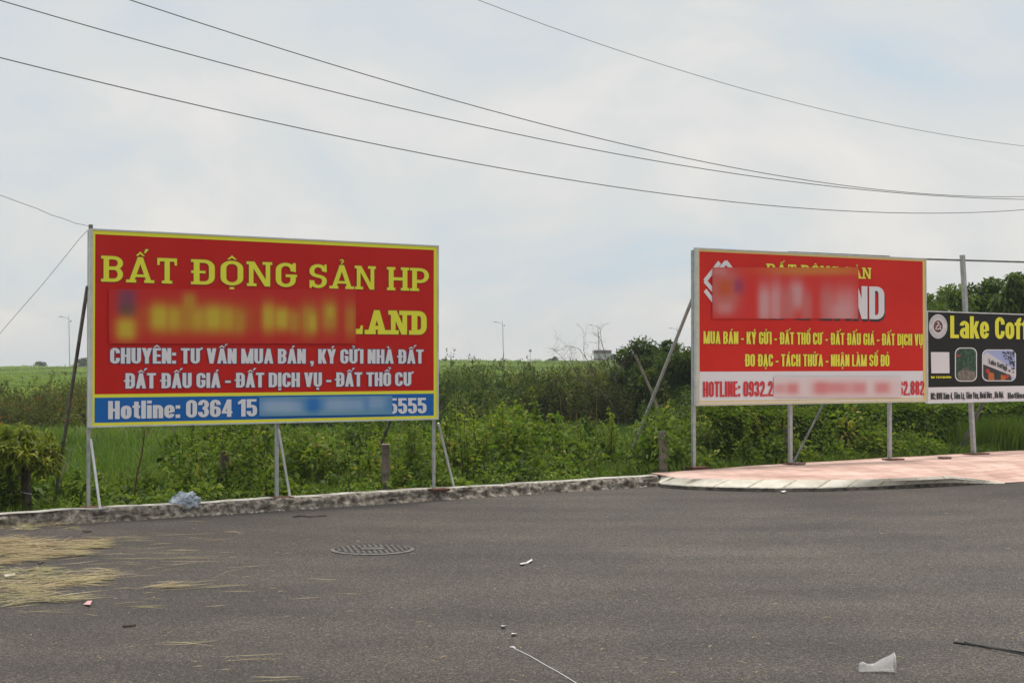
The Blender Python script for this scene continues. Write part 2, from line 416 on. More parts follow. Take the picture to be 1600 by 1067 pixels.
def build_pavement():
    m = principled('pink_pavers', (0.55, 0.3, 0.25), 0.85, spec=0.3)
    t = m.node_tree; L = t.links.new; b = t.nodes['Principled BSDF']
    tc = N(t, 'ShaderNodeTexCoord'); mp = N(t, 'ShaderNodeMapping'); mp.inputs['Rotation'].default_value = (0, 0, R(-36))
    L(tc.outputs['Object'], mp.inputs[0])
    br = N(t, 'ShaderNodeTexBrick'); br.inputs['Scale'].default_value = 1.0
    br.inputs['Brick Width'].default_value = 0.30; br.inputs['Row Height'].default_value = 0.20; br.inputs['Mortar Size'].default_value = 0.009
    br.inputs['Color1'].default_value = (0.60, 0.375, 0.31, 1); br.inputs['Color2'].default_value = (0.73, 0.50, 0.425, 1)
    br.inputs['Mortar'].default_value = (0.38, 0.27, 0.225, 1)
    L(mp.outputs[0], br.inputs[0])
    n1 = N(t, 'ShaderNodeTexNoise'); n1.inputs['Scale'].default_value = 1.6; n1.inputs['Detail'].default_value = 8
    L(tc.outputs['Object'], n1.inputs[0])
    r = N(t, 'ShaderNodeValToRGB'); r.color_ramp.elements[0].position = 0.3; r.color_ramp.elements[1].position = 0.7
    r.color_ramp.elements[0].color = (0.72, 0.70, 0.68, 1); r.color_ramp.elements[1].color = (1.12, 1.15, 1.17, 1)
    L(n1.outputs['Fac'], r.inputs[0])
    mu = N(t, 'ShaderNodeMix', data_type='RGBA', blend_type='MULTIPLY'); mu.inputs[0].default_value = 1
    L(br.outputs[0], mu.inputs[6]); L(r.outputs[0], mu.inputs[7]); L(mu.outputs[2], b.inputs['Base Color'])
    bp = N(t, 'ShaderNodeBump'); bp.inputs['Strength'].default_value = 0.5; bp.inputs['Distance'].default_value = 0.01; bp.invert = True
    L(br.outputs['Fac'], bp.inputs['Height']); L(bp.outputs[0], b.inputs['Normal'])
    # top sheet: from the kerb's upper edge (and the ramp at the right) to the back edge on the kerb line
    n = 60
    fr = interp(topf + [ramp_end, front[10] + Vector((0, 0, 0.006)), front[11] + Vector((0, 0, 0.006))], n)
    bk = []
    l0, l1 = KEND - 0.05, KEND + 24
    for i in range(n):
        # parameter by distance along the kerb line
        _, l = ks(fr[i].x, fr[i].y)
        bk.append(kp(max(l0, l + 0.15), 0.30 + 0.22 * smooth(KEND, KEND + 3, l), PAV_Z + 0.015))
    v = []; f = []
    K = 8
    for i in range(n):
        for j in range(K + 1):
            u = j / K
            p = fr[i].lerp(bk[i], u)
            if j not in (0,): p.z = min(PAV_Z + 0.015, fr[i].z + (PAV_Z - fr[i].z) * smooth(0, 0.45, u) + 0.015 * u)
            p.z += mnoise.noise(Vector((p.x * 1.3, p.y * 1.3, 0))) * 0.006
            v.append(p)
        e = bk[i].copy(); e.z = -0.15; v.append(e)
    K2 = K + 2
    for i in range(n - 1):
        for j in range(K2 - 1):
            a = i * K2 + j; f.append((a, a + K2, a + K2 + 1, a + 1))
    o = link('pavement', np_mesh('pavement', v, f), m); o['kind'] = 'structure'
    # kerb stones: dark lip, sloped pale face, mortar joints
    mk = noisy('kerb_concrete', (0.56, 0.51, 0.42), (0.76, 0.71, 0.61), 5, 0.9, 0.35, 60, detail=9, lo=0.3, hi=0.66)
    ml = noisy('dark_kerb_lip', (0.045, 0.038, 0.032), (0.17, 0.145, 0.12), 9, 0.95, 0.5, 60, detail=10)
    mj = noisy('kerb_joint', (0.36, 0.31, 0.22), (0.56, 0.50, 0.38), 12, 0.95)
    nn = 281
    lo = interp(front[:9] + [front[9]], nn); hi = interp(topf + [ramp_end], nn)
    mb = MB()
    acc = 0; nxt = 0.45; joint = [False] * nn
    for i in range(1, nn):
        acc += (lo[i] - lo[i - 1]).length
        if acc > nxt:
            joint[i - 1] = True
            if random.random() < 0.4: joint[max(0, i - 2)] = True
            nxt = acc + random.uniform(0.38, 0.5)
    for i in range(nn - 1):
        pa, pb = [], []
        for q, k in ((pa, i), (pb, i + 1)):
            b0 = lo[k]; t0 = hi[k]
            lip = 0.045 * (1 - smooth(0.8, 1.0, k / nn))
            dirn = (t0 - b0); dirn.z = 0
            back = dirn.normalized() * 0.004 if dirn.length > 1e-6 else Vector()
            jag = 0.004 * mnoise.noise(Vector((k * 0.33, 0, 0)))
            q += [Vector((b0.x, b0.y, -0.03)), Vector((b0.x, b0.y, lip + jag)) + back * 0.5,
                  Vector((b0.x, b0.y, lip + jag + 0.012)) + back * 3, Vector((t0.x, t0.y, t0.z + 0.003)), Vector((t0.x, t0.y, t0.z - 0.03)) + back * 8]
        dz = Vector((0, 0, -0.0025)) if joint[i] else Vector()
        for j in range(4):
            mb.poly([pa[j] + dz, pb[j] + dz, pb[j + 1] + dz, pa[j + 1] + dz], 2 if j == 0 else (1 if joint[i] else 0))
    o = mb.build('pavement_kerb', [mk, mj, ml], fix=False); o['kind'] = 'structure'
build_pavement()

# ------------------------------------------------------------------ lettering engine
class Style:
    def __init__(s, W=0.5, tx=0.17, ty=0.15, r=0.22, gap=0.07, space=0.22, serif=False, xh=0.74):
        s.W, s.tx, s.ty, s.r, s.gap, s.space, s.serif, s.xh = W, tx, ty, r, gap, space, serif, xh
def arc(cx, cy, rx, ry, a0, a1, n=7):
    return [(cx + rx * math.cos(R(a0 + (a1 - a0) * i / n)), cy + ry * math.sin(R(a0 + (a1 - a0) * i / n))) for i in range(n + 1)]
def stroke(P, pts, tx, ty, g=0.0, closed=False):
    """a strip of quads along a path; the pen is tx wide and ty high"""
    q = [pts[0]]
    for p in pts[1:]:
        if abs(p[0] - q[-1][0]) + abs(p[1] - q[-1][1]) > 1e-6: q.append(p)
    if closed and abs(q[0][0] - q[-1][0]) + abs(q[0][1] - q[-1][1]) < 1e-6: q.pop()
    n = len(q); L_, R_ = [], []
    for i in range(n):
        if closed: a, b = q[i - 1], q[(i + 1) % n]
        else: a, b = q[max(0, i - 1)], q[min(n - 1, i + 1)]
        dx, dy = b[0] - a[0], b[1] - a[1]; d = math.hypot(dx, dy) or 1
        dx /= d; dy /= d
        x, y = q[i]
        if not closed and g:
            if i == 0: x -= dx * g; y -= dy * g
            if i == n - 1: x += dx * g; y += dy * g
        ox, oy = -dy * (tx / 2 + g), dx * (ty / 2 + g)
        L_.append((x + ox, y + oy)); R_.append((x - ox, y - oy))
    for i in range(n if closed else n - 1):
        j = (i + 1) % n
        P.append([L_[i], R_[i], R_[j], L_[j]])
def glyph(ch, S, g=0.0):
    """-> polygons, advance width"""
    dec = unicodedata.normalize('NFD', ch); base = dec[0]; marks = dec[1:]
    tx, ty, r = S.tx, S.ty, S.r
    wide = {'I': tx, 'i': tx, 'l': tx, '1': tx * 1.75, 'M': S.W * 1.38, 'm': S.W * 1.42, '.': tx, ',': tx, ':': tx, '-': S.W * 0.62, 'L': S.W * 0.86, 'E': S.W * 0.86, 'T': S.W * 0.96,
            'A': S.W * 1.08, 'V': S.W * 1.04, 'Y': S.W * 1.04, 't': S.W * 0.66, 'f': S.W * 0.66, 'G': S.W * 1.02, 'X': S.W * 1.05}
    if S.serif:
        wide.update({'A': S.W * 1.22, 'N': S.W * 1.05, 'H': S.W * 1.08, 'T': S.W * 1.05, 'O': S.W * 1.1, 'L': S.W * 0.95})
    W = wide.get(base, S.W if not base.islower() else S.W * 0.93)
    P = []
    a, b = tx / 2, ty / 2
    x0, x1, y0, y1 = a, W - a, b, 1 - b
    rx = min(r, (x1 - x0) / 2); ry = min(r * 1.1, 0.24)
    xh = S.xh; xt = xh - b
    def st(pts, closed=False, k=1.0): stroke(P, pts, tx * k, ty * k, g, closed)
    def vb(x, ya, yb): P.append([(x - a - g, ya - g), (x + a + g, ya - g), (x + a + g, yb + g), (x - a - g, yb + g)])
    def hb(xa, xb, y, k=1.0): P.append([(xa - g, y - b * k - g), (xb + g, y - b * k - g), (xb + g, y + b * k + g), (xa - g, y + b * k + g)])
    def br(xa, ya, xb, yb, k=1.0): P.append([(xa - a * k - g, ya - g), (xa + a * k + g, ya - g), (xb + a * k + g, yb + g), (xb - a * k - g, yb + g)])
    def sf(x, y, k=2.0):      # slab serif
        if S.serif: P.append([(x - a * k - g, y - b * 0.85 - g), (x + a * k + g, y - b * 0.85 - g), (x + a * k + g, y + b * 0.85 + g), (x - a * k - g, y + b * 0.85 + g)])
    sy0, sy1 = b * 0.85, 1 - b * 0.85
    top = 1.0
    c = base
    mid = (x0 + x1) / 2
    if c == 'A':
        br(a * 0.95, 0, W / 2, 1, 0.95); br(W - a * 0.95, 0, W / 2, 1, 0.95); hb(W * 0.24, W * 0.76, 0.27, 0.8)
        sf(a, sy0, 1.9); sf(W - a, sy0, 1.9)
    elif c == 'B':
        vb(x0, 0, 1); m = 0.53
        st([(x0, y1)] + arc(x1 - rx * .9, y1 - (y1 - m) / 2, rx * .9, (y1 - m) / 2, 90, -90) + [(x0, m)])
        st([(x0, m)] + arc(x1 - rx * .9, (m + y0) / 2, rx * .9, (m - y0) / 2, 90, -90) + [(x0, y0)])
        sf(x0 - a * .4, sy0, 1.5); sf(x0 - a * .4, sy1, 1.5)
    elif c in 'CG':
        p = [(x1, 0.66)] + arc(x1 - rx, y1 - ry, rx, ry, 0, 90) + arc(x0 + rx, y1 - ry, rx, ry, 90, 180) + arc(x0 + rx, y0 + ry, rx, ry, 180, 270) + arc(x1 - rx, y0 + ry, rx, ry, 270, 360)
        if c == 'C': st(p + [(x1, 0.36)])
        else:
            st(p + [(x1, 0.50)]); hb(W * 0.52, W, 0.47, 0.85)
            if S.serif: hb(W * 0.5, W * 1.06, 0.47, 0.8)
        if S.serif: P.append([(x1 - a * .9, .66), (x1 + a, .62), (x1 + a, 1), (x1 - a * .1, 1)])
    elif c in 'D\u0110':
        vb(x0, 0, 1)
        st([(x0, y1)] + arc(x1 - rx, y1 - ry, rx, ry, 90, 0) + arc(x1 - rx, y0 + ry, rx, ry, 0, -90) + [(x0, y0)])
        sf(x0 - a * .4, sy0, 1.5); sf(x0 - a * .4, sy1, 1.5)
        if c != 'D': hb(-tx * 0.42, W * 0.56, 0.5, 0.75)
    elif c == 'E':
        vb(x0, 0, 1); hb(x0, W, y1); hb(x0, W * 0.95, 0.51, 0.95); hb(x0, W, y0)
    elif c == 'H':
        vb(x0, 0, 1); vb(x1, 0, 1); hb(x0, x1, 0.5)
        for x in (x0, x1): sf(x, sy0, 1.75); sf(x, sy1, 1.75)
    elif c in 'Il': vb(x0, 0, 1)
    elif c == 'K':
        vb(x0, 0, 1); br(x0 + a, 0.36, W - a, 1); br(W * 0.52, 0.5, W - a * .9, 0)
    elif c == 'L':
        vb(x0, 0, 1); hb(x0, W, y0)
        if S.serif: sf(x0, sy1, 1.8); P.append([(W - a * 1.5, 0), (W, 0), (W + a * .15, .36), (W - a * .6, .36)]); sf(x0 - a * .4, sy0, 1.5)
    elif c == 'M':
        vb(x0, 0, 1); vb(x1, 0, 1); br(x0, 1, W / 2, 0, 0.85); br(x1, 1, W / 2, 0, 0.85)
    elif c == 'N':
        k = 0.8 if S.serif else 1
        P.append([(x0 - a - g, -g), (x0 + a * (2 * k - 1) + g, -g), (x0 + a * (2 * k - 1) + g, 1 + g), (x0 - a - g, 1 + g)])
        P.append([(x1 - a * (2 * k - 1) - g, -g), (x1 + a + g, -g), (x1 + a + g, 1 + g), (x1 - a * (2 * k - 1) - g, 1 + g)])
        br(x0, 1, x1, 0, 0.95)
        sf(x0, sy0, 1.7); sf(x0 - a * .4, sy1, 1.5); sf(x1, sy1, 1.7)
    elif c in 'O0':
        st(arc(x1 - rx, y1 - ry, rx, ry, 0, 90) + arc(x0 + rx, y1 - ry, rx, ry, 90, 180) + arc(x0 + rx, y0 + ry, rx, ry, 180, 270) + arc(x1 - rx, y0 + ry, rx, ry, 270, 360), True)
    elif c == 'P':
        vb(x0, 0, 1); m = 0.42
        st([(x0, y1)] + arc(x1 - rx, y1 - (y1 - m) / 2, rx, (y1 - m) / 2, 90, -90) + [(x0, m)])
        sf(x0, sy0, 1.9); sf(x0 - a * .4, sy1, 1.5)
    elif c == 'S':
        m = 0.5; h1 = (y1 - m) / 2; h0 = (m - y0) / 2; k = min(h1, ry)
        st([(x1, 0.70)] + arc(x1 - rx, y1 - k, rx, k, 0, 90) + arc(x0 + rx, y1 - k, rx, k, 90, 180) + arc(x0 + rx, m + h1 * .8, rx, h1 * .75, 180, 250) +
           arc(x1 - rx, m - h0 * .8, rx, h0 * .75, 70, 0) + arc(x1 - rx, y0 + k, rx, k, 0, -90) + arc(x0 + rx, y0 + k, rx, k, 270, 180) + [(x0, 0.31)])
        if S.serif:
            P.append([(x1 - a * .6, .70), (x1 + a, .67), (x1 + a * .9, 1), (x1 + a * .1, 1)]); P.append([(x0 - a, 0), (x0 - a * .1, 0), (x0 + a * .6, .3), (x0 - a, .33)])
    elif c == 'T':
        hb(0, W, y1); vb(W / 2, 0, 1); sf(W / 2, sy0, 2.0)
        if S.serif:
            P.append([(0, .72), (a * .9, .72), (a * 1.1, 1), (0, 1)]); P.append([(W - a * .9, .72), (W, .72), (W, 1), (W - a * 1.1, 1)])
    elif c == 'U':
        st([(x0, 1)] + arc(x0 + rx, y0 + ry, rx, ry, 180, 270) + arc(x1 - rx, y0 + ry, rx, ry, 270, 360) + [(x1, 1)])
    elif c == 'V': br(a, 1, W / 2, 0); br(W - a, 1, W / 2, 0)
    elif c == 'X': br(a, 1, W - a, 0); br(W - a, 1, a, 0)
    elif c == 'Q':
        st(arc(x1 - rx, y1 - ry, rx, ry, 0, 90) + arc(x0 + rx, y1 - ry, rx, ry, 90, 180) + arc(x0 + rx, y0 + ry, rx, ry, 180, 270) + arc(x1 - rx, y0 + ry, rx, ry, 270, 360), True); br(W * .6, .2, W, -.08)
    elif c == 'Y': br(a, 1, W / 2, 0.38); br(W - a, 1, W / 2, 0.38); vb(W / 2, 0, 0.42)
    elif c == '1': vb(W - a, 0, 1); P.append([(0, .70), (W - a, .80), (W - a, 1), (W - tx, .97), (0, .84)])
    elif c == '2':
        k = ry
        st([(x0, 0.68)] + arc(x0 + rx, y1 - k, rx, k, 180, 90) + arc(x1 - rx, y1 - k, rx, k, 90, 0) + [(x1, 0.62), (x1 - .02, .52), (x0 + .01, 0.16), (x0, y0)]); hb(0, W, y0)
    elif c == '3':
        m = 0.52; h1 = (y1 - m) / 2; h0 = (m - y0) / 2
        st([(x0, 0.70)] + arc(x0 + rx, y1 - min(ry, h1), rx, min(ry, h1), 180, 90) + arc(x1 - rx, m + h1, rx, h1, 90, -90) + [(W * .4, m)])
        st([(W * .4, m)] + arc(x1 - rx, m - h0, rx, h0, 90, -90) + arc(x0 + rx, y0 + min(ry, h0), rx, min(ry, h0), 270, 180) + [(x0, 0.31)])
    elif c == '4':
        vb(W * 0.70, 0, 1); br(W * 0.66, 1, a * .9, 0.30, .8); hb(0, W, 0.26, 0.9)
    elif c == '5':
        hb(x0 - a, W * 0.94, y1); P.append([(0, .50), (tx, .50), (tx * 1.06, 1), (tx * .12, 1)])
        m = 0.60; k = min(ry, (m - y0) / 2)
        st([(x0 + .01, 0.53)] + arc(x0 + rx, m - k * .6, rx, k * .6, 150, 90) + arc(x1 - rx, m - k, rx, k, 90, 0) + arc(x1 - rx, y0 + k, rx, k, 0, -90) + arc(x0 + rx, y0 + k, rx, k, 270, 180) + [(x0, 0.31)])
    elif c in '69':
        m = 0.55; k = min(ry, (m - y0) / 2); Q = []
        P2, P[:] = P[:], []
        st([(x1, .70)] + arc(x1 - rx, y1 - ry, rx, ry, 0, 90) + arc(x0 + rx, y1 - ry, rx, ry, 90, 180) + [(x0, .4)])
        st(arc(x1 - rx, m - k, rx, k, 0, 90) + arc(x0 + rx, m - k, rx, k, 90, 180) + arc(x0 + rx, y0 + k, rx, k, 180, 270) + arc(x1 - rx, y0 + k, rx, k, 270, 360), True)
        if c == '9': P[:] = [[(W - x, 1 - y) for x, y in q] for q in P]
        P[:] = P2 + P
    elif c == '7': hb(0, W, y1); br(W - a, 1, W * .38, 0)
    elif c == '8':
        m = 0.53
        for lo_, hi_ in ((m, y1), (y0, m)):
            k = (hi_ - lo_) / 2
            st(arc(x1 - rx, hi_ - k, rx, k, 0, 90) + arc(x0 + rx, hi_ - k, rx, k, 90, 180) + arc(x0 + rx, lo_ + k, rx, k, 180, 270) + arc(x1 - rx, lo_ + k, rx, k, 270, 360), True)
    elif c == 'a':
        top = xh; k = min(.13, rx)
        st([(x0, xh * .74)] + arc(x0 + rx, xt - k, rx, k, 180, 90) + arc(x1 - rx, xt - k, rx, k, 90, 0) + [(x1, 0)])
        k = .15
        st(arc(x1 - rx, .40 - k, rx, k, 0, 90) + arc(x0 + rx, .40 - k, rx, k, 90, 180) + arc(x0 + rx, y0 + k, rx, k, 180, 270) + arc(x1 - rx, y0 + k, rx, k, 270, 360), True)
    elif c == 'c':
        top = xh; st([(x1, xh * .66)] + arc(x1 - rx, xt - ry, rx, ry, 0, 90) + arc(x0 + rx, xt - ry, rx, ry, 90, 180) + arc(x0 + rx, y0 + ry, rx, ry, 180, 270) + arc(x1 - rx, y0 + ry, rx, ry, 270, 360) + [(x1, xh * .36)])
    elif c == 'e':
        top = xh; k = min(ry, xh * .27)
        st([(x0, xh * .47), (x1, xh * .47)], k=.7)
        st([(x1, xh * .45)] + arc(x1 - rx, xt - k, rx, k, 0, 90) + arc(x0 + rx, xt - k, rx, k, 90, 180) + arc(x0 + rx, y0 + k, rx, k, 180, 270) + arc(x1 - rx, y0 + k, rx, k, 270, 350))
    elif c == 'f':
        vb(x0 + a * .7, 0, .8); st([(x0 + a * .7, .74)] + arc(x0 + a * .7 + tx * .8, y1 - .16, tx * .8, .16, 180, 90) + [(W, y1)]); hb(-a * .2, W * .98, xt, .9)
    elif c == 'h': vb(x0, 0, 1); st([(x0, xt - ry)] + arc(x0 + rx, xt - ry, rx, ry, 180, 90) + arc(x1 - rx, xt - ry, rx, ry, 90, 0) + [(x1, 0)])
    elif c == 'i':
        vb(x0, 0, xh); top = xh
        if not marks or marks == '\u0323': vb(x0, .84, 1)
    elif c == 'k': vb(x0, 0, 1); br(x0 + a, .30, W - a * .9, xh, .9); br(W * .52, .42, W - a * .7, 0, .95)
    elif c == 'm':
        top = xh; vb(x0, 0, xh)
        for p0, p1 in ((x0, mid), (mid, x1)):
            q = min(rx, (p1 - p0) / 2)
            st([(p0, xt - ry)] + arc(p0 + q, xt - ry * .8, q, ry * .8, 180, 90) + arc(p1 - q, xt - ry * .8, q, ry * .8, 90, 0) + [(p1, 0)])
    elif c == 'n': top = xh; vb(x0, 0, xh); st([(x0, xt - ry)] + arc(x0 + rx, xt - ry, rx, ry, 180, 90) + arc(x1 - rx, xt - ry, rx, ry, 90, 0) + [(x1, 0)])
    elif c == 'o':
        top = xh; st(arc(x1 - rx, xt - ry, rx, ry, 0, 90) + arc(x0 + rx, xt - ry, rx, ry, 90, 180) + arc(x0 + rx, y0 + ry, rx, ry, 180, 270) + arc(x1 - rx, y0 + ry, rx, ry, 270, 360), True)
    elif c == 'r': top = xh; vb(x0, 0, xh); st([(x0, xt - ry)] + arc(x0 + rx, xt - ry, rx, ry, 180, 90) + [(W, xt)])
    elif c == 't': vb(x0 + a * .6, .1, .95); hb(-a * .1, W, xt, .9); st([(x0 + a * .6, .3)] + arc(x0 + a * .6 + tx * .8, y0 + .14, tx * .8, .14, 180, 270) + [(W, y0)])
    elif c == 'u': top = xh; vb(x1, 0, xh); st([(x0, xh)] + arc(x0 + rx, y0 + ry, rx, ry, 180, 270) + arc(x1 - rx, y0 + ry, rx, ry, 270, 360) + [(x1, xh)])
    elif c == 'v': top = xh; br(a, xh, W / 2, 0); br(W - a, xh, W / 2, 0)
    elif c == '.': vb(x0, 0, tx * .9)
    elif c == ',': vb(x0, 0, tx * .9); P.append([(x0 - a * .2 - g, 0), (x0 + a + g, 0), (x0 + a * .5, -.16 - g), (x0 - a * .7 - g, -.16 - g)])
    elif c == ':': vb(x0, 0, .19); vb(x0, .52, .71)
    elif c == '-': hb(0, W, .40, 1.0)
    # ---- marks
    cx = W / 2; q = 0.5 * tx; H = top
    circ = '\u0302' in marks
    def qd(pts):
        if g:
            mx_ = sum(p[0] for p in pts) / len(pts); my_ = sum(p[1] for p in pts) / len(pts)
            pts = [(x + g * (1 if x > mx_ else -1), y + g * (1 if y > my_ else -1)) for x, y in pts]
        P.append(pts)
    for mk in marks:
        if mk == '\u0302':
            qd([(cx - .17, H + .05), (cx - .08, H + .05), (cx, H + .12), (cx, H + .22)]); qd([(cx + .17, H + .05), (cx + .08, H + .05), (cx, H + .12), (cx, H + .22)])
        elif mk in '\u0301\u0300':
            sx = 1 if mk == '\u0301' else -1
            ox, oy = (cx + (.13 * sx), H + .16) if circ else (cx - .02 * sx, H + .05)
            qd([(ox, oy), (ox + .06 * sx, oy), (ox + .19 * sx, oy + .15), (ox + .07 * sx, oy + .17)])
        elif mk == '\u0309':
            ox, oy = (cx + .14, H + .18) if circ else (cx, H + .05)
            stroke(P, [(ox - .01, oy), (ox, oy + .05), (ox + .065, oy + .10), (ox + .04, oy + .165), (ox - .03, oy + .17), (ox - .07, oy + .13)], .055, .05, g)
        elif mk == '\u0323':
            qd([(cx - q * .8, -.20), (cx + q * .8, -.20), (cx + q * .8, -.07), (cx - q * .8, -.07)])
        elif mk == '\u031b':
            stroke(P, [(x1 + a * .5, H - .10), (x1 + tx * .9, H - .05), (x1 + tx * 1.0, H + .05)], tx * .62, ty * .62, g)
        elif mk == '\u0303':
            stroke(P, [(cx - .15, H + .07), (cx - .07, H + .13), (cx + .07, H + .08), (cx + .15, H + .14)], .06, .06, g)
    adv = W + (tx * .55 if '\u031b' in marks else 0)
    return P, adv
def text_mesh(name, s, u0, u1, v0, h, S, mat, parent, y=-0.004, g=0.0, dx=0.0, dz=0.0, count=None):
    polys = []; x = 0.0
    for i, ch in enumerate(s):
        if ch == ' ': x += S.space; continue
        P, adv = glyph(ch, S, g)
        if ch == '\u0110': x += S.tx * 0.2
        polys += [[(px + x, py) for px, py in p] for p in P]
        x += adv + S.gap
    xl = min(a for p in polys for a, b in p) + g; xr = max(a for p in polys for a, b in p) - g
    k = (u1 - u0) / (xr - xl); u0 -= xl * k
    mb = MB()
    for i, p in enumerate(polys):
        yy = y - (i % 89) * 0.00003
        q = [(u0 + dx + a * k, yy, v0 + dz + b * h) for a, b in p]
        area = sum(q[j][0] * q[(j + 1) % len(q)][2] - q[(j + 1) % len(q)][0] * q[j][2] for j in range(len(q)))
        mb.poly(q if area > 0 else q[::-1])
    return mb.build(name, mat, parent, fix=False)
COND = Style(W=0.46, tx=0.190, ty=0.145, r=0.17, gap=0.045, space=0.20)
CONDT = Style(W=0.38, tx=0.160, ty=0.125, r=0.14, gap=0.04, space=0.19)
SLAB = Style(W=0.72, tx=0.20, ty=0.13, r=0.33, gap=0.20, space=0.36, serif=True)
COOP = Style(W=0.74, tx=0.28, ty=0.21, r=0.33, gap=0.22, space=0.3, serif=True)
FAT = Style(W=0.54, tx=0.21, ty=0.16, r=0.20, gap=0.045, space=0.30, xh=0.78)

# ------------------------------------------------------------------ billboards
class Board:
    def __init__(s, A, B, name, **kw):
        A, B = Vector(A), Vector(B)
        s.A = A; s.dir = (B - A).normalized(); s.W = (B - A).length
        s.nrm = Vector((-s.dir.y, s.dir.x))          # pointing away from the viewer
        s.rz = math.atan2(s.dir.y, s.dir.x)
        s.root = empty(name, (A.x, A.y, 0), s.rz, **kw)
    def uv(s, px, py):
        d = ray(px, py); den = d.x * s.nrm.x + d.y * s.nrm.y
        t = (s.A.x * s.nrm.x + s.A.y * s.nrm.y) / den
        p = EYE + d * t
        return (p.x - s.A.x) * s.dir.x + (p.y - s.A.y) * s.dir.y, p.z
    def rect(s, name, mat, u0, u1, v0, v1, y0, y1):
        mb = MB(); mb.box(u0, u1, y0, y1, v0, v1); return mb.build(name, mat, s.root)
    def text(s, name, txt, lt, rt, base, cap, S, mat, y=-0.006, g=0, outline=None, og=0.03, **kw):
        """lt/rt: left and right edge (pixel x at text height), base/cap: pixel (x,y) on the baseline and cap line"""
        v0 = s.uv(*base)[1]; v1 = s.uv(*cap)[1]; ym = (base[1] + cap[1]) / 2
        u0 = s.uv(lt, ym)[0]; u1 = s.uv(rt, ym)[0]
        o = text_mesh(name, txt, u0, u1, v0, v1 - v0, S, mat, s.root, y - 0.003, g, **kw)
        if outline:
            text_mesh('letter_outline', txt, u0, u1, v0, v1 - v0, S, outline, s.root, y, g + og, **kw)
        return o
    def ring(s, name, mat, u0, u1, v0, v1, wl, wr, wb, wt, y0, y1):
        mb = MB()
        mb.box(u0, u0 + wl, y0, y1, v0, v1); mb.box(u1 - wr, u1, y0, y1, v0, v1)
        mb.box(u0 + wl, u1 - wr, y0, y1, v0, v0 + wb); mb.box(u0 + wl, u1 - wr, y0, y1, v1 - wt, v1)
        return mb.build(name, mat, s.root)
    def w2l(s, p):
        q = Vector((p.x - s.A.x, p.y - s.A.y))
        return (q.dot(s.dir), q.dot(s.nrm), p.z)
def soft_patch(board, name, quad, base, blobs, edge=None, y=-0.017, n=72, m=26, rough=0.5):
    """an added stand-in for blurred-out print: a fine sheet whose ink colour varies smoothly"""
    uvs = [board.uv(*p) for p in quad]            # TL TR BR BL
    v = []; f = []; cols = []
    for j in range(m + 1):
        for i in range(n + 1):
            a, b = i / n, j / m
            p = [(uvs[0][k] * (1 - a) + uvs[1][k] * a) * (1 - b) + (uvs[3][k] * (1 - a) + uvs[2][k] * a) * b for k in (0, 1)]
            v.append((p[0], y, p[1]))
            px = quad[0][0] + (quad[1][0] - quad[0][0]) * a; py = quad[0][1] + (quad[3][1] - quad[0][1]) * b
            c = np.array(base, float)
            for (bx, by, sx, sy, bc, k) in blobs:
                w = k
                for d, sg in ((abs(px - bx), sx), (abs(py - by), sy)):
                    core = sg * 0.30
                    w *= 1.0 if d < core else math.exp(-((d - core) / (sg * 0.72)) ** 2)
                c = c * (1 - w) + np.array(bc) * w
            cols.append((*c, 1))
    for j in range(m):
        for i in range(n):
            a = j * (n + 1) + i; f.append((a, a + n + 1, a + n + 2, a + 1))
    me = np_mesh(name, v, f)
    at_ = me.color_attributes.new('blur', 'FLOAT_COLOR', 'POINT')
    at_.data.foreach_set('color', np.array(cols, np.float32).ravel())
    mt = principled(name + '_blur', (1, 1, 1), rough, spec=0.3)
    t = mt.node_tree; an = N(t, 'ShaderNodeAttribute'); an.attribute_name = 'blur'
    t.links.new(an.outputs['Color'], t.nodes['Principled BSDF'].inputs['Base Color'])
    return link(name, me, mt, board.root)

def plan_from_pixels(TL, BL, TR, BR, Yl):
    """plan positions of a rectangle's ends: the far depth follows from the ratio of the two apparent heights"""
    Yr = Yl * (BL[1] - TL[1]) / (BR[1] - TR[1])
    a = at((TL[0] + BL[0]) / 2, (TL[1] + BL[1]) / 2, Yl); b = at((TR[0] + BR[0]) / 2, (TR[1] + BR[1]) / 2, Yr)
    return (a.x, a.y), (b.x, b.y)

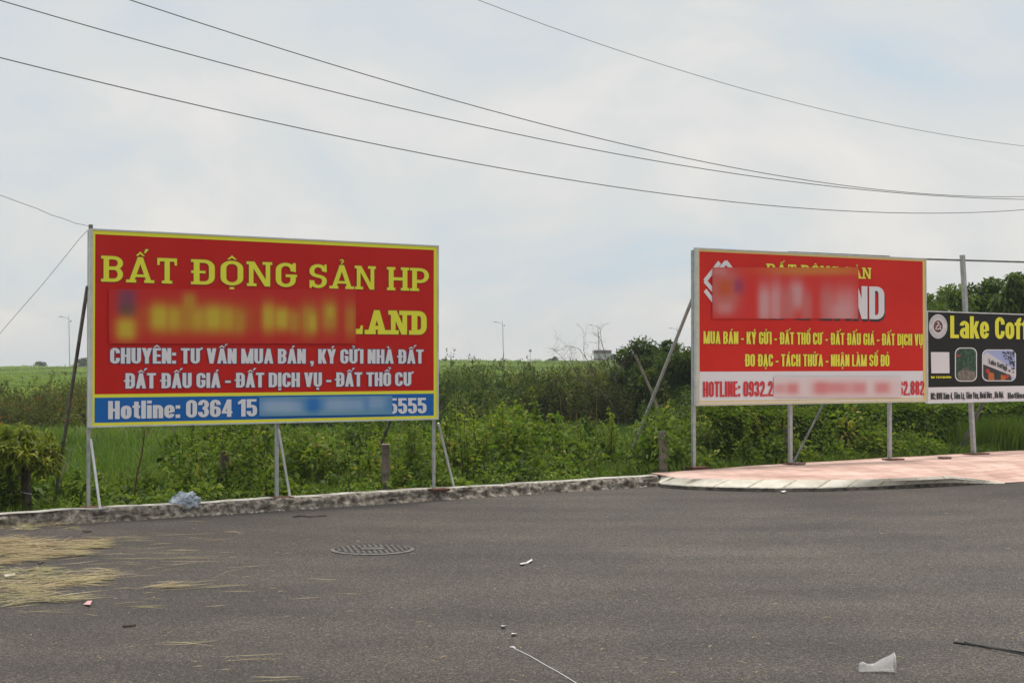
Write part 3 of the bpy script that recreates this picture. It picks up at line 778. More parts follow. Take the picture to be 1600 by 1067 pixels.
def left_billboard():
    A, B = plan_from_pixels((139.5, 357), (140, 668), (683, 384.5), (687, 656), 15.05)
    bd = Board(A, B, 'billboard', label='larger red billboard with yellow border and blue hotline band, behind the rough kerb', cat='billboard')
    r = bd.root; W = bd.W
    vt = bd.uv(140, 357)[1]; vb_ = bd.uv(140, 668)[1]
    H = vt - vb_
    e = 0.028                                         # metal frame
    bd.ring('frame', M['trim'], 0, W, vb_, vt, e, e * .8, e * .6, e * .6, -0.012, 0.05)
    bd.rect('panel', M['red_a'], e - .004, W - e + .006, vb_ + .015, vt - .015, -0.002, 0.02)
    ui = bd.uv(148, 500)[0]; uo = bd.uv(677.5, 500)[0]; vi = bd.uv(148, 366)[1]; vo = bd.uv(149, 660.5)[1]
    bd.ring('border', M['yellow'], e, W - e * .8, vb_ + e * .6, vt - e * .6, ui - e, W - e * .8 - uo, vo - vb_ - e * .6, vt - e * .6 - vi, -0.006, -0.0022)
    v1 = bd.uv(149, 621.3)[1]; v2 = bd.uv(149, 616)[1]
    bd.rect('hotline_band', M['blue'], ui, uo, vo, v1, -0.006, -0.0022)
    bd.rect('divider', M['yellow'], ui, uo, v1, v2, -0.006, -0.0022)
    y0 = -0.007
    # headline set word by word so that it keeps the photo's spacing
    for w, l, rr in (('BẤT', 157.5, 276), ('ĐỘNG', 298, 463.5), ('SẢN', 483, 586.5), ('HP', 604, 669.5)):
        bd.text('lettering', w, l, rr, (157.5, 440), (157.5, 399.6), SLAB, M['yellow'], y0, outline=M['brown_outline'], og=.022)
    bd.text('lettering', 'LAND', 538, 666, (570, 522), (570, 484.3), COOP, M['yellow'], y0, outline=M['brown_outline'], og=.022)
    bd.text('lettering', 'CHUYÊN: TƯ VẤN MUA BÁN , KÝ GỬI NHÀ ĐẤT', 171.6, 661, (171.6, 568), (171.6, 543.4), COND, M['white'], y0, outline=M['outline'], og=.035)
    bd.text('lettering', 'ĐẤT ĐẤU GIÁ - ĐẤT DỊCH VỤ - ĐẤT THỔ CƯ', 193, 645.7, (193, 607), (193, 583), COND, M['white'], y0, outline=M['outline'], og=.035)
    bd.text('lettering', 'Hotline: 0364 15', 168.5, 401, (168.5, 654.8), (168.5, 626.5), COND, M['white'], y0)
    bd.text('lettering', '5555', 606, 665.7, (650, 645.8), (650, 621.5), COND, M['white'], y0)
    red = (0.545, 0.015, 0.011); ye = (0.60, 0.45, 0.03); ye2 = (0.52, 0.28, 0.022)  # added soft patches take the place of blurred-out lettering and digits
    soft_patch(bd, 'blurred_print', [(169, 452), (555, 452), (555, 537), (169, 537)], red,
               [(195, 470, 14, 20, (0.18, 0.05, 0.10), .9), (195, 485, 12, 10, (0.13, 0.06, 0.05), .8), (194, 514, 14, 17, ye, .9),
                (300, 498, 72, 22, ye2, .8), (242, 496, 12, 20, ye, .9), (264, 498, 8, 18, ye, .6), (287, 472, 10, 14, ye2, .8), (300, 500, 9, 16, ye, .5), (324, 497, 12, 18, ye, .9), (346, 499, 9, 18, ye, .6), (364, 503, 9, 18, ye2, .7),
                (410, 496, 10, 22, ye, .85), (432, 498, 12, 18, ye, .9), (452, 502, 8, 18, ye2, .85), (476, 500, 14, 24, ye2, .9), (482, 504, 7, 14, ye, .7), (510, 494, 13, 24, ye2, .9), (512, 488, 6, 10, ye, .6), (546, 500, 10, 26, ye2, .6)])
    b0 = (0.012, 0.16, 0.48); wb = (0.36, 0.47, 0.62); gb = (0.17, 0.34, 0.42)
    soft_patch(bd, 'blurred_number', [(404, 620.5), (612, 618), (612, 647.5), (404, 650.5)], (0.06, 0.24, 0.50),
               [(508, 646, 120, 5, gb, .8), (508, 622, 120, 4, gb, .6), (430, 635, 26, 10, wb, .85), (455, 636, 16, 9, wb, .6), (486, 634, 10, 14, b0, .8), (520, 634, 18, 10, wb, .75), (550, 634, 20, 9, wb, .65), (585, 632, 18, 10, wb, .6), (570, 633, 6, 12, b0, .3)], y=-0.018)
    # posts, back braces and front struts
    for u, w in ((0.018, .031), (bd.uv(437, 700)[0], .035), (W - 0.018, .031)):
        mb = MB(); mb.box(u - w / 2, u + w / 2, 0.0612, 0.0612 + w, 0.11, vt - 0.02)
        p = mb.build('post', M['galv'], r)
        mb = MB(); mb.box(u - .07, u + .16, -0.03, 0.13, 0.11, 0.135); mb.build('base_plate', M['rust'], r)
    for (ax, ay), (gx, gy), d in (((137, 447), (83, 797), 1.3), ((640, 585), (565, 757), 1.95)):
        u, v = bd.uv(ax, ay)
        if ax > 500: u, v = W - .02, 2.25
        else: u = 0.0
        foot = None
        best = 1e9
        for k in range(200):                          # foot of the brace: straight back from the post
            dd = 0.3 + k * 0.015
            p = Vector((bd.A.x + bd.dir.x * u + bd.nrm.x * dd, bd.A.y + bd.dir.y * u + bd.nrm.y * dd, 0))
            px = 800 + F * p.x / p.y
            if abs(px - gx) < best: best = abs(px - gx); foot = dd
        mb = MB(); mb.tube([(u, 0.075, v), (u, foot, -0.08)], 0.020, 8)
        mb.build('brace', M['darksteel'], r)
    for (ax, ay), (gx, gy) in (((143, 686), (156.5, 796)), ((437, 671), (453, 776)), ((687, 661), (709, 760))):
        u, v = bd.uv(ax, ay)
        g = onz(gx, gy, 0.12); lu, ln, lz = bd.w2l(g)
        mb = MB(); mb.sqtube((u, 0.03, v), (lu, ln, 0.12), 0.022); mb.build('strut', M['bright'], r)
    mb = MB(); mb.box(-.005, .03, -.005, .03, vt, vt + .04); mb.build('corner_hook', M['darksteel'], r)
    return bd
LB = left_billboard()

def right_billboard():
    A, B = plan_from_pixels((1085, 387), (1089.5, 634), (1444, 404), (1450.5, 628), 20.35)
    bd = Board(A, B, 'billboard', label='scarlet billboard with white hotline band and gold text, standing on the pink pavement', cat='billboard')
    r = bd.root; W = bd.W
    vt = bd.uv(1087, 387)[1]; vb_ = bd.uv(1090, 634)[1]
    e = 0.036
    bd.ring('frame', M['trim'], 0, W, vb_, vt, e, .012, .012, .02, -0.012, 0.05)
    v1 = bd.uv(1092, 580.5)[1]
    bd.rect('panel', M['red_b'], e - .003, W - .01, v1, vt - .015, -0.002, 0.02)
    bd.rect('hotline_band', M['white'], e - .003, W - .01, vb_ + .01, v1 - .001, -0.002, 0.02)
    bd.ring('border', M['cream'], e, W - .012, vb_ + .012, vt - .02, .022, .060, .016, .030, -0.006, -0.0022)
    mb = MB(); u0 = e + .022; mb.box(u0, W - .072, -.0055, -.0022, vb_ + .05, vb_ + .066)
    mb.build('border_line', M['cream'], r)
    y0 = -0.007
    bd.text('lettering', 'BẤT ĐỘNG SẢN', 1196.4, 1360.7, (1350, 435.6), (1350, 418.3), Style(W=0.74, tx=0.22, ty=0.15, r=0.33, gap=0.16, space=0.34, serif=True), M['yellow_b'], y0, outline=M['brown_outline'], og=.025)
    big = Style(W=0.44, tx=0.17, ty=0.13, r=0.17, gap=0.05, space=0.20)
    for mt, y, ox, oz, nm in ((M['black'], y0 + .002, .018, -.035, 'letter_shadow'), (M['white'], y0 - .001, 0, 0, 'lettering')):
        bd.text(nm, 'HPL LAND', 1184, 1381, (1370, 498.8), (1370, 448), big, mt, y, dx=ox, dz=oz)
    bd.text('lettering', 'MUA BÁN - KÝ GỬI - ĐẤT THỔ CƯ - ĐẤT ĐẤU GIÁ - ĐẤT DỊCH VỤ', 1098.5, 1441, (1100, 537), (1100, 517.5), CONDT, M['yellow_b'], y0, outline=M['brown_outline'], og=.02)
    bd.text('lettering', 'ĐO ĐẠC - TÁCH THỬA - NHẬN LÀM SỔ ĐỎ', 1162.5, 1388.8, (1164, 572.4), (1164, 553.2), CONDT, M['yellow_b'], y0, outline=M['brown_outline'], og=.02)
    bd.text('lettering', 'HOTLINE: 0932.2', 1097.8, 1207, (1098, 620.3), (1098, 596), CONDT, M['redtext'], y0)
    bd.text('lettering', '62.882', 1403.2, 1443.4, (1440, 617), (1440, 595), CONDT, M['redtext'], y0)
    # white chevron emblem
    P = []
    for pts in (((1123.5, 410.5), (1101, 439), (1120, 461)), ((1101.5, 454), (1117, 474)), ((1124, 421), (1134, 409.5), (1143, 421))):
        q = [bd.uv(*p) for p in pts]
        for a, b in zip(q, q[1:]):
            stroke(P, [a, b], .05, .05, .006)
    mb = MB()
    for i, p in enumerate(P):
        ar = sum(p[j][0] * p[(j + 1) % 4][1] - p[(j + 1) % 4][0] * p[j][1] for j in range(4))
        if ar < 0: p = p[::-1]
        mb.poly([(a, y0 - .0003 * i, b) for a, b in p])
    mb.build('emblem', M['white'], r, fix=False)
    red = (0.64, 0.023, 0.016); wh = (0.62, 0.36, 0.36); pk = (0.55, 0.17, 0.16); gd = (0.60, 0.19, 0.025)  # again added patches where the print is blurred out
    soft_patch(bd, 'blurred_print', [(1112, 418), (1340, 418), (1340, 498), (1112, 498)], red,
               [(1130, 454, 22, 34, pk, .85), (1131, 450, 13, 15, (0.56, 0.085, 0.018), .95), (1151, 447, 8, 12, (0.26, 0.03, 0.11), .7), (1130, 482, 12, 9, wh, .4), (1122, 424, 12, 6, wh, .35),
                (1270, 422, 78, 8, gd, .9), (1190, 476, 9, 30, wh, .85), (1208, 475, 9, 34, wh, .75), (1240, 462, 11, 22, wh, .85), (1226, 476, 12, 30, pk, .8), (1256, 480, 9, 26, pk, .7),
                (1288, 476, 11, 30, pk, .8), (1318, 480, 20, 30, wh, .6), (1312, 488, 20, 14, wh, .5)])
    w0 = (0.74, 0.66, 0.66); rr = (0.66, 0.20, 0.20); rp = (0.70, 0.40, 0.40)
    soft_patch(bd, 'blurred_number', [(1208, 588.5), (1407, 588.5), (1407, 620.5), (1208, 620.5)], w0,
               [(1310, 607, 105, 15, rp, .55), (1236, 607, 10, 9, rr, .85), (1216, 607, 10, 8, rr, .6), (1278, 606, 10, 10, rr, .8), (1300, 606, 28, 9, rr, .75), (1340, 606, 14, 9, rr, .7), (1376, 606, 13, 9, rr, .8), (1254, 605, 8, 16, w0, .6), (1356, 605, 6, 16, w0, .6)], y=-0.018)
    # posts
    for (bx, by), w in (((1089.5, 732), .046), ((1240, 722), .049), ((1395.5, 713), .049)):
        u = bd.uv(bx, by - 60)[0]
        if bx < 1100: u = 0.012
        top = vt - .03
        mb = MB(); mb.box(u - w / 2, u + w / 2, 0.0515, 0.0515 + w, PAV_Z - .05, top); mb.build('post', M['galv'], r)
        mb = MB(); mb.box(u - .08, u + .20, -.03, .16, PAV_Z - .03, PAV_Z + .035); mb.build('base_plate', M['rust'], r)
    u2, v2 = bd.uv(1312, 600); u3 = bd.uv(1247, 700)[0]
    mb = MB(); mb.tube([(u2, .13, v2), (u3, .13, PAV_Z)], .017, 8); mb.build('brace', M['darksteel'], r)
    for u, v, gx, rad in ((0.012, bd.uv(1086, 462)[1], 972, .024),):
        best = 1e9
        for k in range(260):
            dd = 0.3 + k * 0.015
            p = Vector((bd.A.x + bd.dir.x * u + bd.nrm.x * dd, bd.A.y + bd.dir.y * u + bd.nrm.y * dd))
            if abs(800 + F * p.x / p.y - gx) < best: best = abs(800 + F * p.x / p.y - gx); foot = dd
        mb = MB(); mb.tube([(u, .07, v), (u, foot, -.06)], rad, 8); mb.build('brace', M['darksteel'] if u > 1 else M['galv'], r)
    # thin rail along the top
    a = bd.uv(1236, 393.2); b = bd.uv(1394, 400.2)
    mb = MB(); mb.tube([(a[0], .06, a[1]), (b[0], .06, b[1])], .011, 6); mb.build('top_rail', M['darksteel'], r)
    return bd
RB = right_billboard()

def coffee_sign():
    A0 = at(1448, 558, 22.75); B0 = at(1600, 558, 24.25)
    d = (B0 - A0); B0 = A0 + d * 1.75
    bd = Board((A0.x, A0.y), (B0.x, B0.y), 'billboard', label='black coffee shop sign with yellow name and white address band, cut by the right edge', cat='billboard')
    r = bd.root; W = bd.W
    vt = bd.uv(1449, 485.5)[1]; vb_ = bd.uv(1452, 630.5)[1]
    vm = bd.uv(1452, 605)[1]
    bd.ring('frame', M['bright'], 0, W, vb_, vt, .02, .02, .012, .018, -.012, .03)
    bd.rect('panel', M['signblack'], .015, W - .015, vm, vt - .012, -.002, .02)
    bd.rect('address_band', M['white'], .015, W - .015, vb_ + .008, vm - .001, -.002, .02)
    y0 = -.006
    bd.text('lettering', 'Lake Coffee', 1484, 1634, (1490, 528.3), (1490, 493.3), FAT, M['yellow'], y0)
    bd.text('lettering', 'ĐC: NVH Xóm 4, Tiền Lệ, Tiền Yên, Hoài Đức , Hà Nội.', 1453.5, 1568, (1453.5, 624.2), (1453.5, 613.8), CONDT, M['black'], y0, g=.012)
    bd.text('lettering', 'Hotline', 1574, 1601, (1574, 622.8), (1574, 613.3), COND, M['black'], y0)
    bd.text('lettering', 'Quét để vị trí Lake Coffee', 1454, 1485.5, (1454, 591), (1454, 587.3), CONDT, M['yellow'], y0, g=.01)
    def px_poly(mb, pts, y): 
        q = [bd.uv(*p) for p in pts]
        ar = sum(q[j][0] * q[(j + 1) % len(q)][1] - q[(j + 1) % len(q)][0] * q[j][1] for j in range(len(q)))
        if ar < 0: q = q[::-1]
        mb.poly([(a, y, b) for a, b in q])
    def ell(cx, cy, rx, ry, n=28): return [(cx + rx * math.cos(2 * math.pi * k / n), cy + ry * math.sin(2 * math.pi * k / n)) for k in range(n)]
    def flat(name, pts, mat, y, par=None):
        mb = MB(); px_poly(mb, pts, y); o = mb.build(name, mat, r, fix=False)
        if par: o.parent = par
        return o
    logo = flat('emblem', ell(1465.3, 510, 14.4, 19), M['white'], y0)
    grey = principled('grey_print', (0.30, 0.27, 0.27), .5)
    mb = MB()
    for R1, R2 in ((.93, .89), (.66, .63)):
        n = 28
        for k in range(n):
            a0, a1 = 2 * math.pi * k / n, 2 * math.pi * (k + 1) / n
            px_poly(mb, [(1465.3 + 14.4 * q * math.cos(a), 510 + 19 * q * math.sin(a)) for q, a in ((R1, a0), (R1, a1), (R2, a1), (R2, a0))], y0 - .001)
    for k in range(30):                                # ring of tiny lettering
        if k % 15 in (0, 14): continue
        a0 = 2 * math.pi * k / 30 + .03; a1 = a0 + .11
        px_poly(mb, [(1465.3 + 14.4 * q * math.cos(a), 510 + 19 * q * math.sin(a)) for q, a in ((.83, a0), (.83, a1), (.73, a1), (.73, a0))], y0 - .0012)
    mb.build('emblem_ring', grey, logo, fix=False)
    flat('emblem_core', ell(1465.3, 510, 7.2, 9.6), M['brownprint'], y0 - .001, logo)
    mb = MB()
    P = []
    for pts in ([(1463.5, 504), (1466, 503.4), (1466.5, 506), (1462.5, 511), (1461.4, 514), (1464, 514.4), (1466.5, 513)], [(1466.4, 509.5), (1469, 509), (1468.8, 512.2), (1466.5, 513), (1470, 515)]):
        stroke(P, pts, 1.5, 1.5)
    for i, p in enumerate(P): px_poly(mb, p, y0 - .002 - .0002 * i)
    mb.build('emblem_mark', M['white'], logo, fix=False)
    flat('white_square', [(1454, 550), (1482.7, 550.2), (1483.2, 583), (1454.8, 583)], M['white'], y0)
    def rr(x0, y0_, x1, y1, q, n=5):
        out = []
        for cx, cy, a in ((x1 - q, y0_ + q, -90), (x1 - q, y1 - q, 0), (x0 + q, y1 - q, 90), (x0 + q, y0_ + q, 180)):
            out += arc(cx, cy, q, q, a, a + 90, n)
        return out
    # two printed pictures with white rims
    g1 = flat('picture', rr(1491.6, 543, 1526, 596, 9), M['white'], y0)
    dk = noisy('printed_foliage', (0.006, 0.020, 0.010), (0.035, 0.11, 0.05), 16, .5, lo=.38, hi=.62)
    flat('picture_print', rr(1493, 544.5, 1524.6, 594.6, 8), dk, y0 - .001, g1)
    tan = noisy('printed_stone', (0.10, 0.085, 0.07), (0.26, 0.22, 0.18), 30, .5)
    flat('picture_print', rr(1496, 579, 1523, 594.4, 5), tan, y0 - .002, g1)
    flat('picture_print', ell(1508, 580.5, 5.6, 7.5), tan, y0 - .003, g1)
    flat('picture_print', ell(1508, 576, 4.2, 3), principled('printed_grey', (.09, .09, .08)), y0 - .004, g1)
    flat('picture_print', [(1494, 553), (1499, 555), (1500, 557.5), (1494, 556.5)], principled('printed_red', (.45, .04, .02)), y0 - .004, g1)
    g2 = flat('picture', rr(1534, 546, 1587, 595.6, 9), M['white'], y0)
    flat('picture_print', rr(1535.4, 547.5, 1585.6, 594.2, 8), principled('printed_sky', (.36, .42, .68)), y0 - .001, g2)
    flat('picture_print', [(1535.6, 555), (1541, 550), (1585.4, 578), (1585.4, 590), (1535.6, 570)], principled('printed_white', (.62, .60, .62)), y0 - .002, g2)
    flat('picture_print', [(1535.6, 569), (1578, 586), (1580, 594), (1543, 594), (1537, 591), (1535.6, 586)], M['black'], y0 - .003, g2)
    org = principled('printed_orange', (.50, .13, .015))
    flat('picture_print', [(1543.5, 581), (1552, 583), (1553, 594), (1543.5, 593.5)], org, y0 - .004, g2)
    flat('picture_print', [(1563, 585), (1570, 587), (1570, 594), (1563, 594)], org, y0 - .004, g2)
    rd = principled('printed_lantern', (.55, .03, .02))
    flat('picture_print', ell(1542.3, 579.5, 3, 3.2), rd, y0 - .005, g2)
    flat('picture_print', ell(1572.3, 588, 3, 3), rd, y0 - .005, g2)
    mb = MB(); rnd = random.Random(4)
    for k in range(60):
        x = 1566 + rnd.random() * 18; y = 549 + rnd.random() * 34
        if (x - 1566) < (y - 549) * .35 - 2 + rnd.random() * 6 and rnd.random() < .8: continue
        px_poly(mb, [(x - 1.8, y), (x, y - 1.3), (x + 1.8, y), (x, y + 1.3)], y0 - .0055 - k * .0001)
    mb.build('picture_print', M['black'], g2, fix=False)
    # little shop name in the second picture, running down to the right
    P = []; x = 0
    for ch in 'Lake Coffee':
        if ch == ' ': x += .3; continue
        q, adv = glyph(ch, COND); P += [[(a + x, b) for a, b in p] for p in q]; x += adv + .06
    mb = MB()
    for i, p in enumerate(P):
        px_poly(mb, [(1544 + a / x * 29, 568 + (a / x * 29) * .38 - b * 8) for a, b in p], y0 - .009 - (i % 89) * .00003)
    mb.build('picture_print', M['black'], g2, fix=False)
    # tall leaning post, rail, braces
    u = bd.uv(1520.5, 640)[0] + .08; ut, vt2 = bd.uv(1511, 398)
    u += (u - ut) * .28
    mb = MB(); mb.sqtube((u, .09, PAV_Z - .05), (ut, .09, vt2), .062); mb.build('post', M['galv'], r)
    mb = MB(); mb.box(u - .15, u + .25, -.03, .2, PAV_Z - .03, PAV_Z + .03); mb.build('base_plate', M['rust'], r)
    mb = MB(); mb.box(W - .1, W - .03, .05, .12, PAV_Z - .1, vt); mb.build('post', M['galv'], r)
    a = bd.uv(1396, 402.3); b = bd.uv(1602, 408.5)
    k = (b[1] - a[1]) / (b[0] - a[0])
    mb = MB(); mb.tube([(a[0], .15, a[1]), (W, .15, a[1] + k * (W - a[0]))], .017, 6); mb.build('top_rail', M['darksteel'], r)
    p0 = bd.uv(1550, 630); p1 = at(1496, 706, 24.6)
    q = bd.w2l(p1)
    mb = MB(); mb.tube([(p0[0] + .1, .1, p0[1] + .25), (q[0], q[1], q[2] - .05)], .032, 8); mb.build('brace', M['darksteel'], r)
    return bd
CS = coffee_sign()

# ------------------------------------------------------------------ foliage engine
rng = np.random.default_rng(11)
def unit(n):
    d = rng.normal(size=(n, 3)); return d / np.linalg.norm(d, axis=1, keepdims=True)
def leaf_arrays(pos, axis, length, width, tint, fold=0.25, droop=0.0):
    """diamond leaves (two triangles worth, as a quad with a fold). pos (n,3) axis (n,3) unit"""
    n = len(pos)
    up = unit(n); up[:, 2] = np.abs(up[:, 2]) + 0.6
    side = np.cross(axis, up); side /= (np.linalg.norm(side, axis=1, keepdims=True) + 1e-9)
    nrm = np.cross(side, axis)
    L = np.broadcast_to(np.asarray(length), (n,))[:, None]; W = np.broadcast_to(np.asarray(width), (n,))[:, None]
    base = pos
    mid = pos + axis * L * 0.45 - nrm * L * fold * 0.3
    tip = pos + axis * L + np.array([0, 0, -1]) * L * droop - nrm * L * 0.1
    l = mid + side * W * 0.5 + nrm * W * fold; r = mid - side * W * 0.5 + nrm * W * fold
    v = np.stack([base, r, tip, l], axis=1).reshape(-1, 3)
    f = np.arange(n * 4).reshape(n, 4)
    return v, f, np.repeat(np.clip(tint, 0, 1), 4)
def blade_arrays(pos, height, width, lean, tint):
    """grass blades: bent triangles made of a quad (base to mid) whose tip edge is narrow"""
    n = len(pos); a = rng.uniform(0, 2 * np.pi, n)
    d = np.stack([np.cos(a), np.sin(a), np.zeros(n)], 1); s = np.stack([-np.sin(a), np.cos(a), np.zeros(n)], 1)
    H = np.asarray(height)[:, None]; W = np.asarray(width)[:, None]; Ln = np.asarray(lean)[:, None]
    z = np.array([[0, 0, 1.0]])
    p0 = pos; p1 = pos + z * H * 0.6 + d * H * Ln * 0.35; p2 = pos + z * H * (1 - 0.3 * Ln) + d * H * Ln
    v = np.stack([p0 - s * W / 2, p0 + s * W / 2, p1 + s * W * .4, p1 - s * W * .4, p2 + s * W * .08, p2 - s * W * .08], 1).reshape(-1, 3)
    b = np.arange(n)[:, None] * 6
    f = np.concatenate([b + np.array([[0, 1, 2, 3]]), b + np.array([[3, 2, 4, 5]])], 1).reshape(-1, 4)
    return v, f, np.repeat(np.clip(tint, 0, 1), 6)
class Fol:
    def __init__(s): s.v = []; s.f = []; s.t = []; s.n = 0
    def add(s, vft):
        v, f, t = vft
        s.v.append(v); s.f.append(f + s.n); s.t.append(t); s.n += len(v)
    def tube(s, pts, rad, tint, n=5):
        mb = MB(); mb.tube(pts, rad, n, caps=False)
        v = np.array(mb.v); f = np.array(mb.f)
        s.add((v, f, np.full(len(v), tint)))
    def mesh(s, name): return np_mesh(name, np.concatenate(s.v), np.concatenate(s.f), np.concatenate(s.t))
    def build(s, name, mat, parent=None, loc=None): return link(name, s.mesh(name), mat, parent, loc)
def vnoise(p, sc, seed=0.0):
    return np.array([mnoise.noise(Vector((x * sc + seed, y * sc, z * sc))) for x, y, z in p])
def blob_points(n, c, r, shell=0.55):
    """points in an ellipsoid, denser to the outside"""
    d = unit(n); q = (shell + (1 - shell) * rng.random(n)) ** 0.8
    return np.array(c) + d * q[:, None] * np.array(r), d
def out_axis(d, up=0.25, jit=0.6):
    a = d + unit(len(d)) * jit; a[:, 2] += up
    return a / np.linalg.norm(a, axis=1, keepdims=True)

GREEN = dict(
    weed=[(0.0, (0.0324, 0.0574, 0.0111)), (0.3, (0.0788, 0.1297, 0.0203)), (0.7, (0.1390, 0.2085, 0.0315)), (0.96, (0.2316, 0.2780, 0.0556)), (1.0, (0.3521, 0.2872, 0.0834))],
    fresh=[(0.0, (0.0661, 0.1058, 0.0141)), (0.5, (0.1498, 0.2159, 0.0282)), (1.0, (0.2820, 0.3349, 0.0529))],
    dark=[(0.0, (0.0194, 0.0352, 0.0079)), (0.5, (0.0510, 0.0810, 0.0158)), (0.9, (0.1012, 0.1408, 0.0264)), (1.0, (0.1584, 0.1672, 0.0440))],
    grass=[(0.0, (0.0476, 0.0820, 0.0115)), (0.5, (0.0861, 0.1435, 0.0197)), (0.9, (0.1394, 0.1927, 0.0344)), (1.0, (0.2460, 0.2050, 0.0738))],
    bank=[(0.0, (0.13, 0.190, 0.045)), (0.5, (0.190, 0.265, 0.058)), (1.0, (0.25, 0.32, 0.075))],
    mango=[(0.0, (0.05, 0.080, 0.014)), (0.5, (0.16, 0.195, 0.026)), (0.9, (0.31, 0.33, 0.05)), (1.0, (0.34, 0.19, 0.06))],
    tree=[(0.0, (0.030, 0.052, 0.012)), (0.5, (0.085, 0.130, 0.028)), (1.0, (0.17, 0.22, 0.055))],
    olive=[(0.0, (0.034, 0.044, 0.011)), (0.5, (0.085, 0.098, 0.021)), (1.0, (0.16, 0.16, 0.04))])
LM = {k: leafmat('leaves_' + k, v) for k, v in GREEN.items()}
BARK = noisy('bark', (0.045, 0.035, 0.026), (0.13, 0.11, 0.085), 12, 0.95, 0.6, 40, stretch=(1, 1, .25))
TWIG = noisy('dry_twig', (0.13, 0.11, 0.085), (0.26, 0.225, 0.18), 20, 0.95)
STEM = noisy('weed_stem', (0.05, 0.045, 0.02), (0.10, 0.09, 0.035), 20, 0.9)

def in_frame(x, y, pad=420):
    px = 800 + F * x / y
    return -pad < px < 1600 + pad

# ---- grass of the field behind the roadside weeds
def field_grass():
    F_ = Fol()
    n = 125000
    Y = 17 + (58 - 17) * rng.random(n) ** 1.3
    X = (rng.random(n) * 1.16 - 0.58) * Y * 0.98
    s = (X - KA.x) * KN.x + (Y - KA.y) * KN.y
    k = s > 1.6; X, Y, s = X[k], Y[k], s[k]
    pos = np.stack([X, Y, np.array([gh(x, y) for x, y in zip(X, Y)]) - .02], 1)
    nz = vnoise(pos * [1, 1, 0], 0.35)
    h = (0.24 + 0.16 * nz + 0.14 * rng.random(len(X)))
    t = 0.45 + 0.55 * nz + rng.normal(0, .17, len(X))
    F_.add(blade_arrays(pos, h, 0.012 + 0.0006 * Y * rng.uniform(.6, 1.4, len(X)), rng.uniform(.1, .7, len(X)), t))
    o = F_.build('grass', LM['grass']); tag(o, 'bright green grass filling the field behind the roadside weeds', 'grass', kind='stuff')
field_grass()

# ---- grass of the far embankment
def bank_grass():
    F_ = Fol(); n = 100000
    u = rng.random(n)
    Y = 58 * (300 / 58) ** (u ** .8)
    X = (rng.random(n) * 1.2 - 0.6) * Y * 1.03
    pos = np.stack([X, Y, np.array([gh(x, y) for x, y in zip(X, Y)]) - .04], 1)
    nz = vnoise(pos * [1, .6, 0], 0.06); nz2 = vnoise(pos * [1, .5, 0], 0.25, 4)
    h = np.clip(0.22 + 0.22 * nz2 + 0.15 * rng.random(n), .10, .8) * (0.8 + Y / 400)
    t = 0.45 + 0.75 * nz + .15 * nz2 + rng.normal(0, .05, n)
    F_.add(blade_arrays(pos, h, 0.004 * Y * rng.uniform(.4, 1.3, n), rng.uniform(.1, .8, n), t))
    o = F_.build('embankment_grass', LM['bank']); tag(o, 'pale green grass covering the long embankment slope on the skyline', 'grass', kind='stuff')
bank_grass()

def wprof(x, y):
    px = 800 + F * x / y
    return float(np.interp(px, [0, 70, 90, 260, 300, 430, 450, 570, 620, 690, 735, 765, 860, 930, 945, 1000, 1020, 1090, 1130, 1250, 1600],
                           [.65, .55, .42, .55, 1.2, 1.25, .9, .95, 1.3, 1.3, .85, 1.15, 1.0, 1.0, .45, .40, 1.15, .95, 1.2, 1.1, .7]))
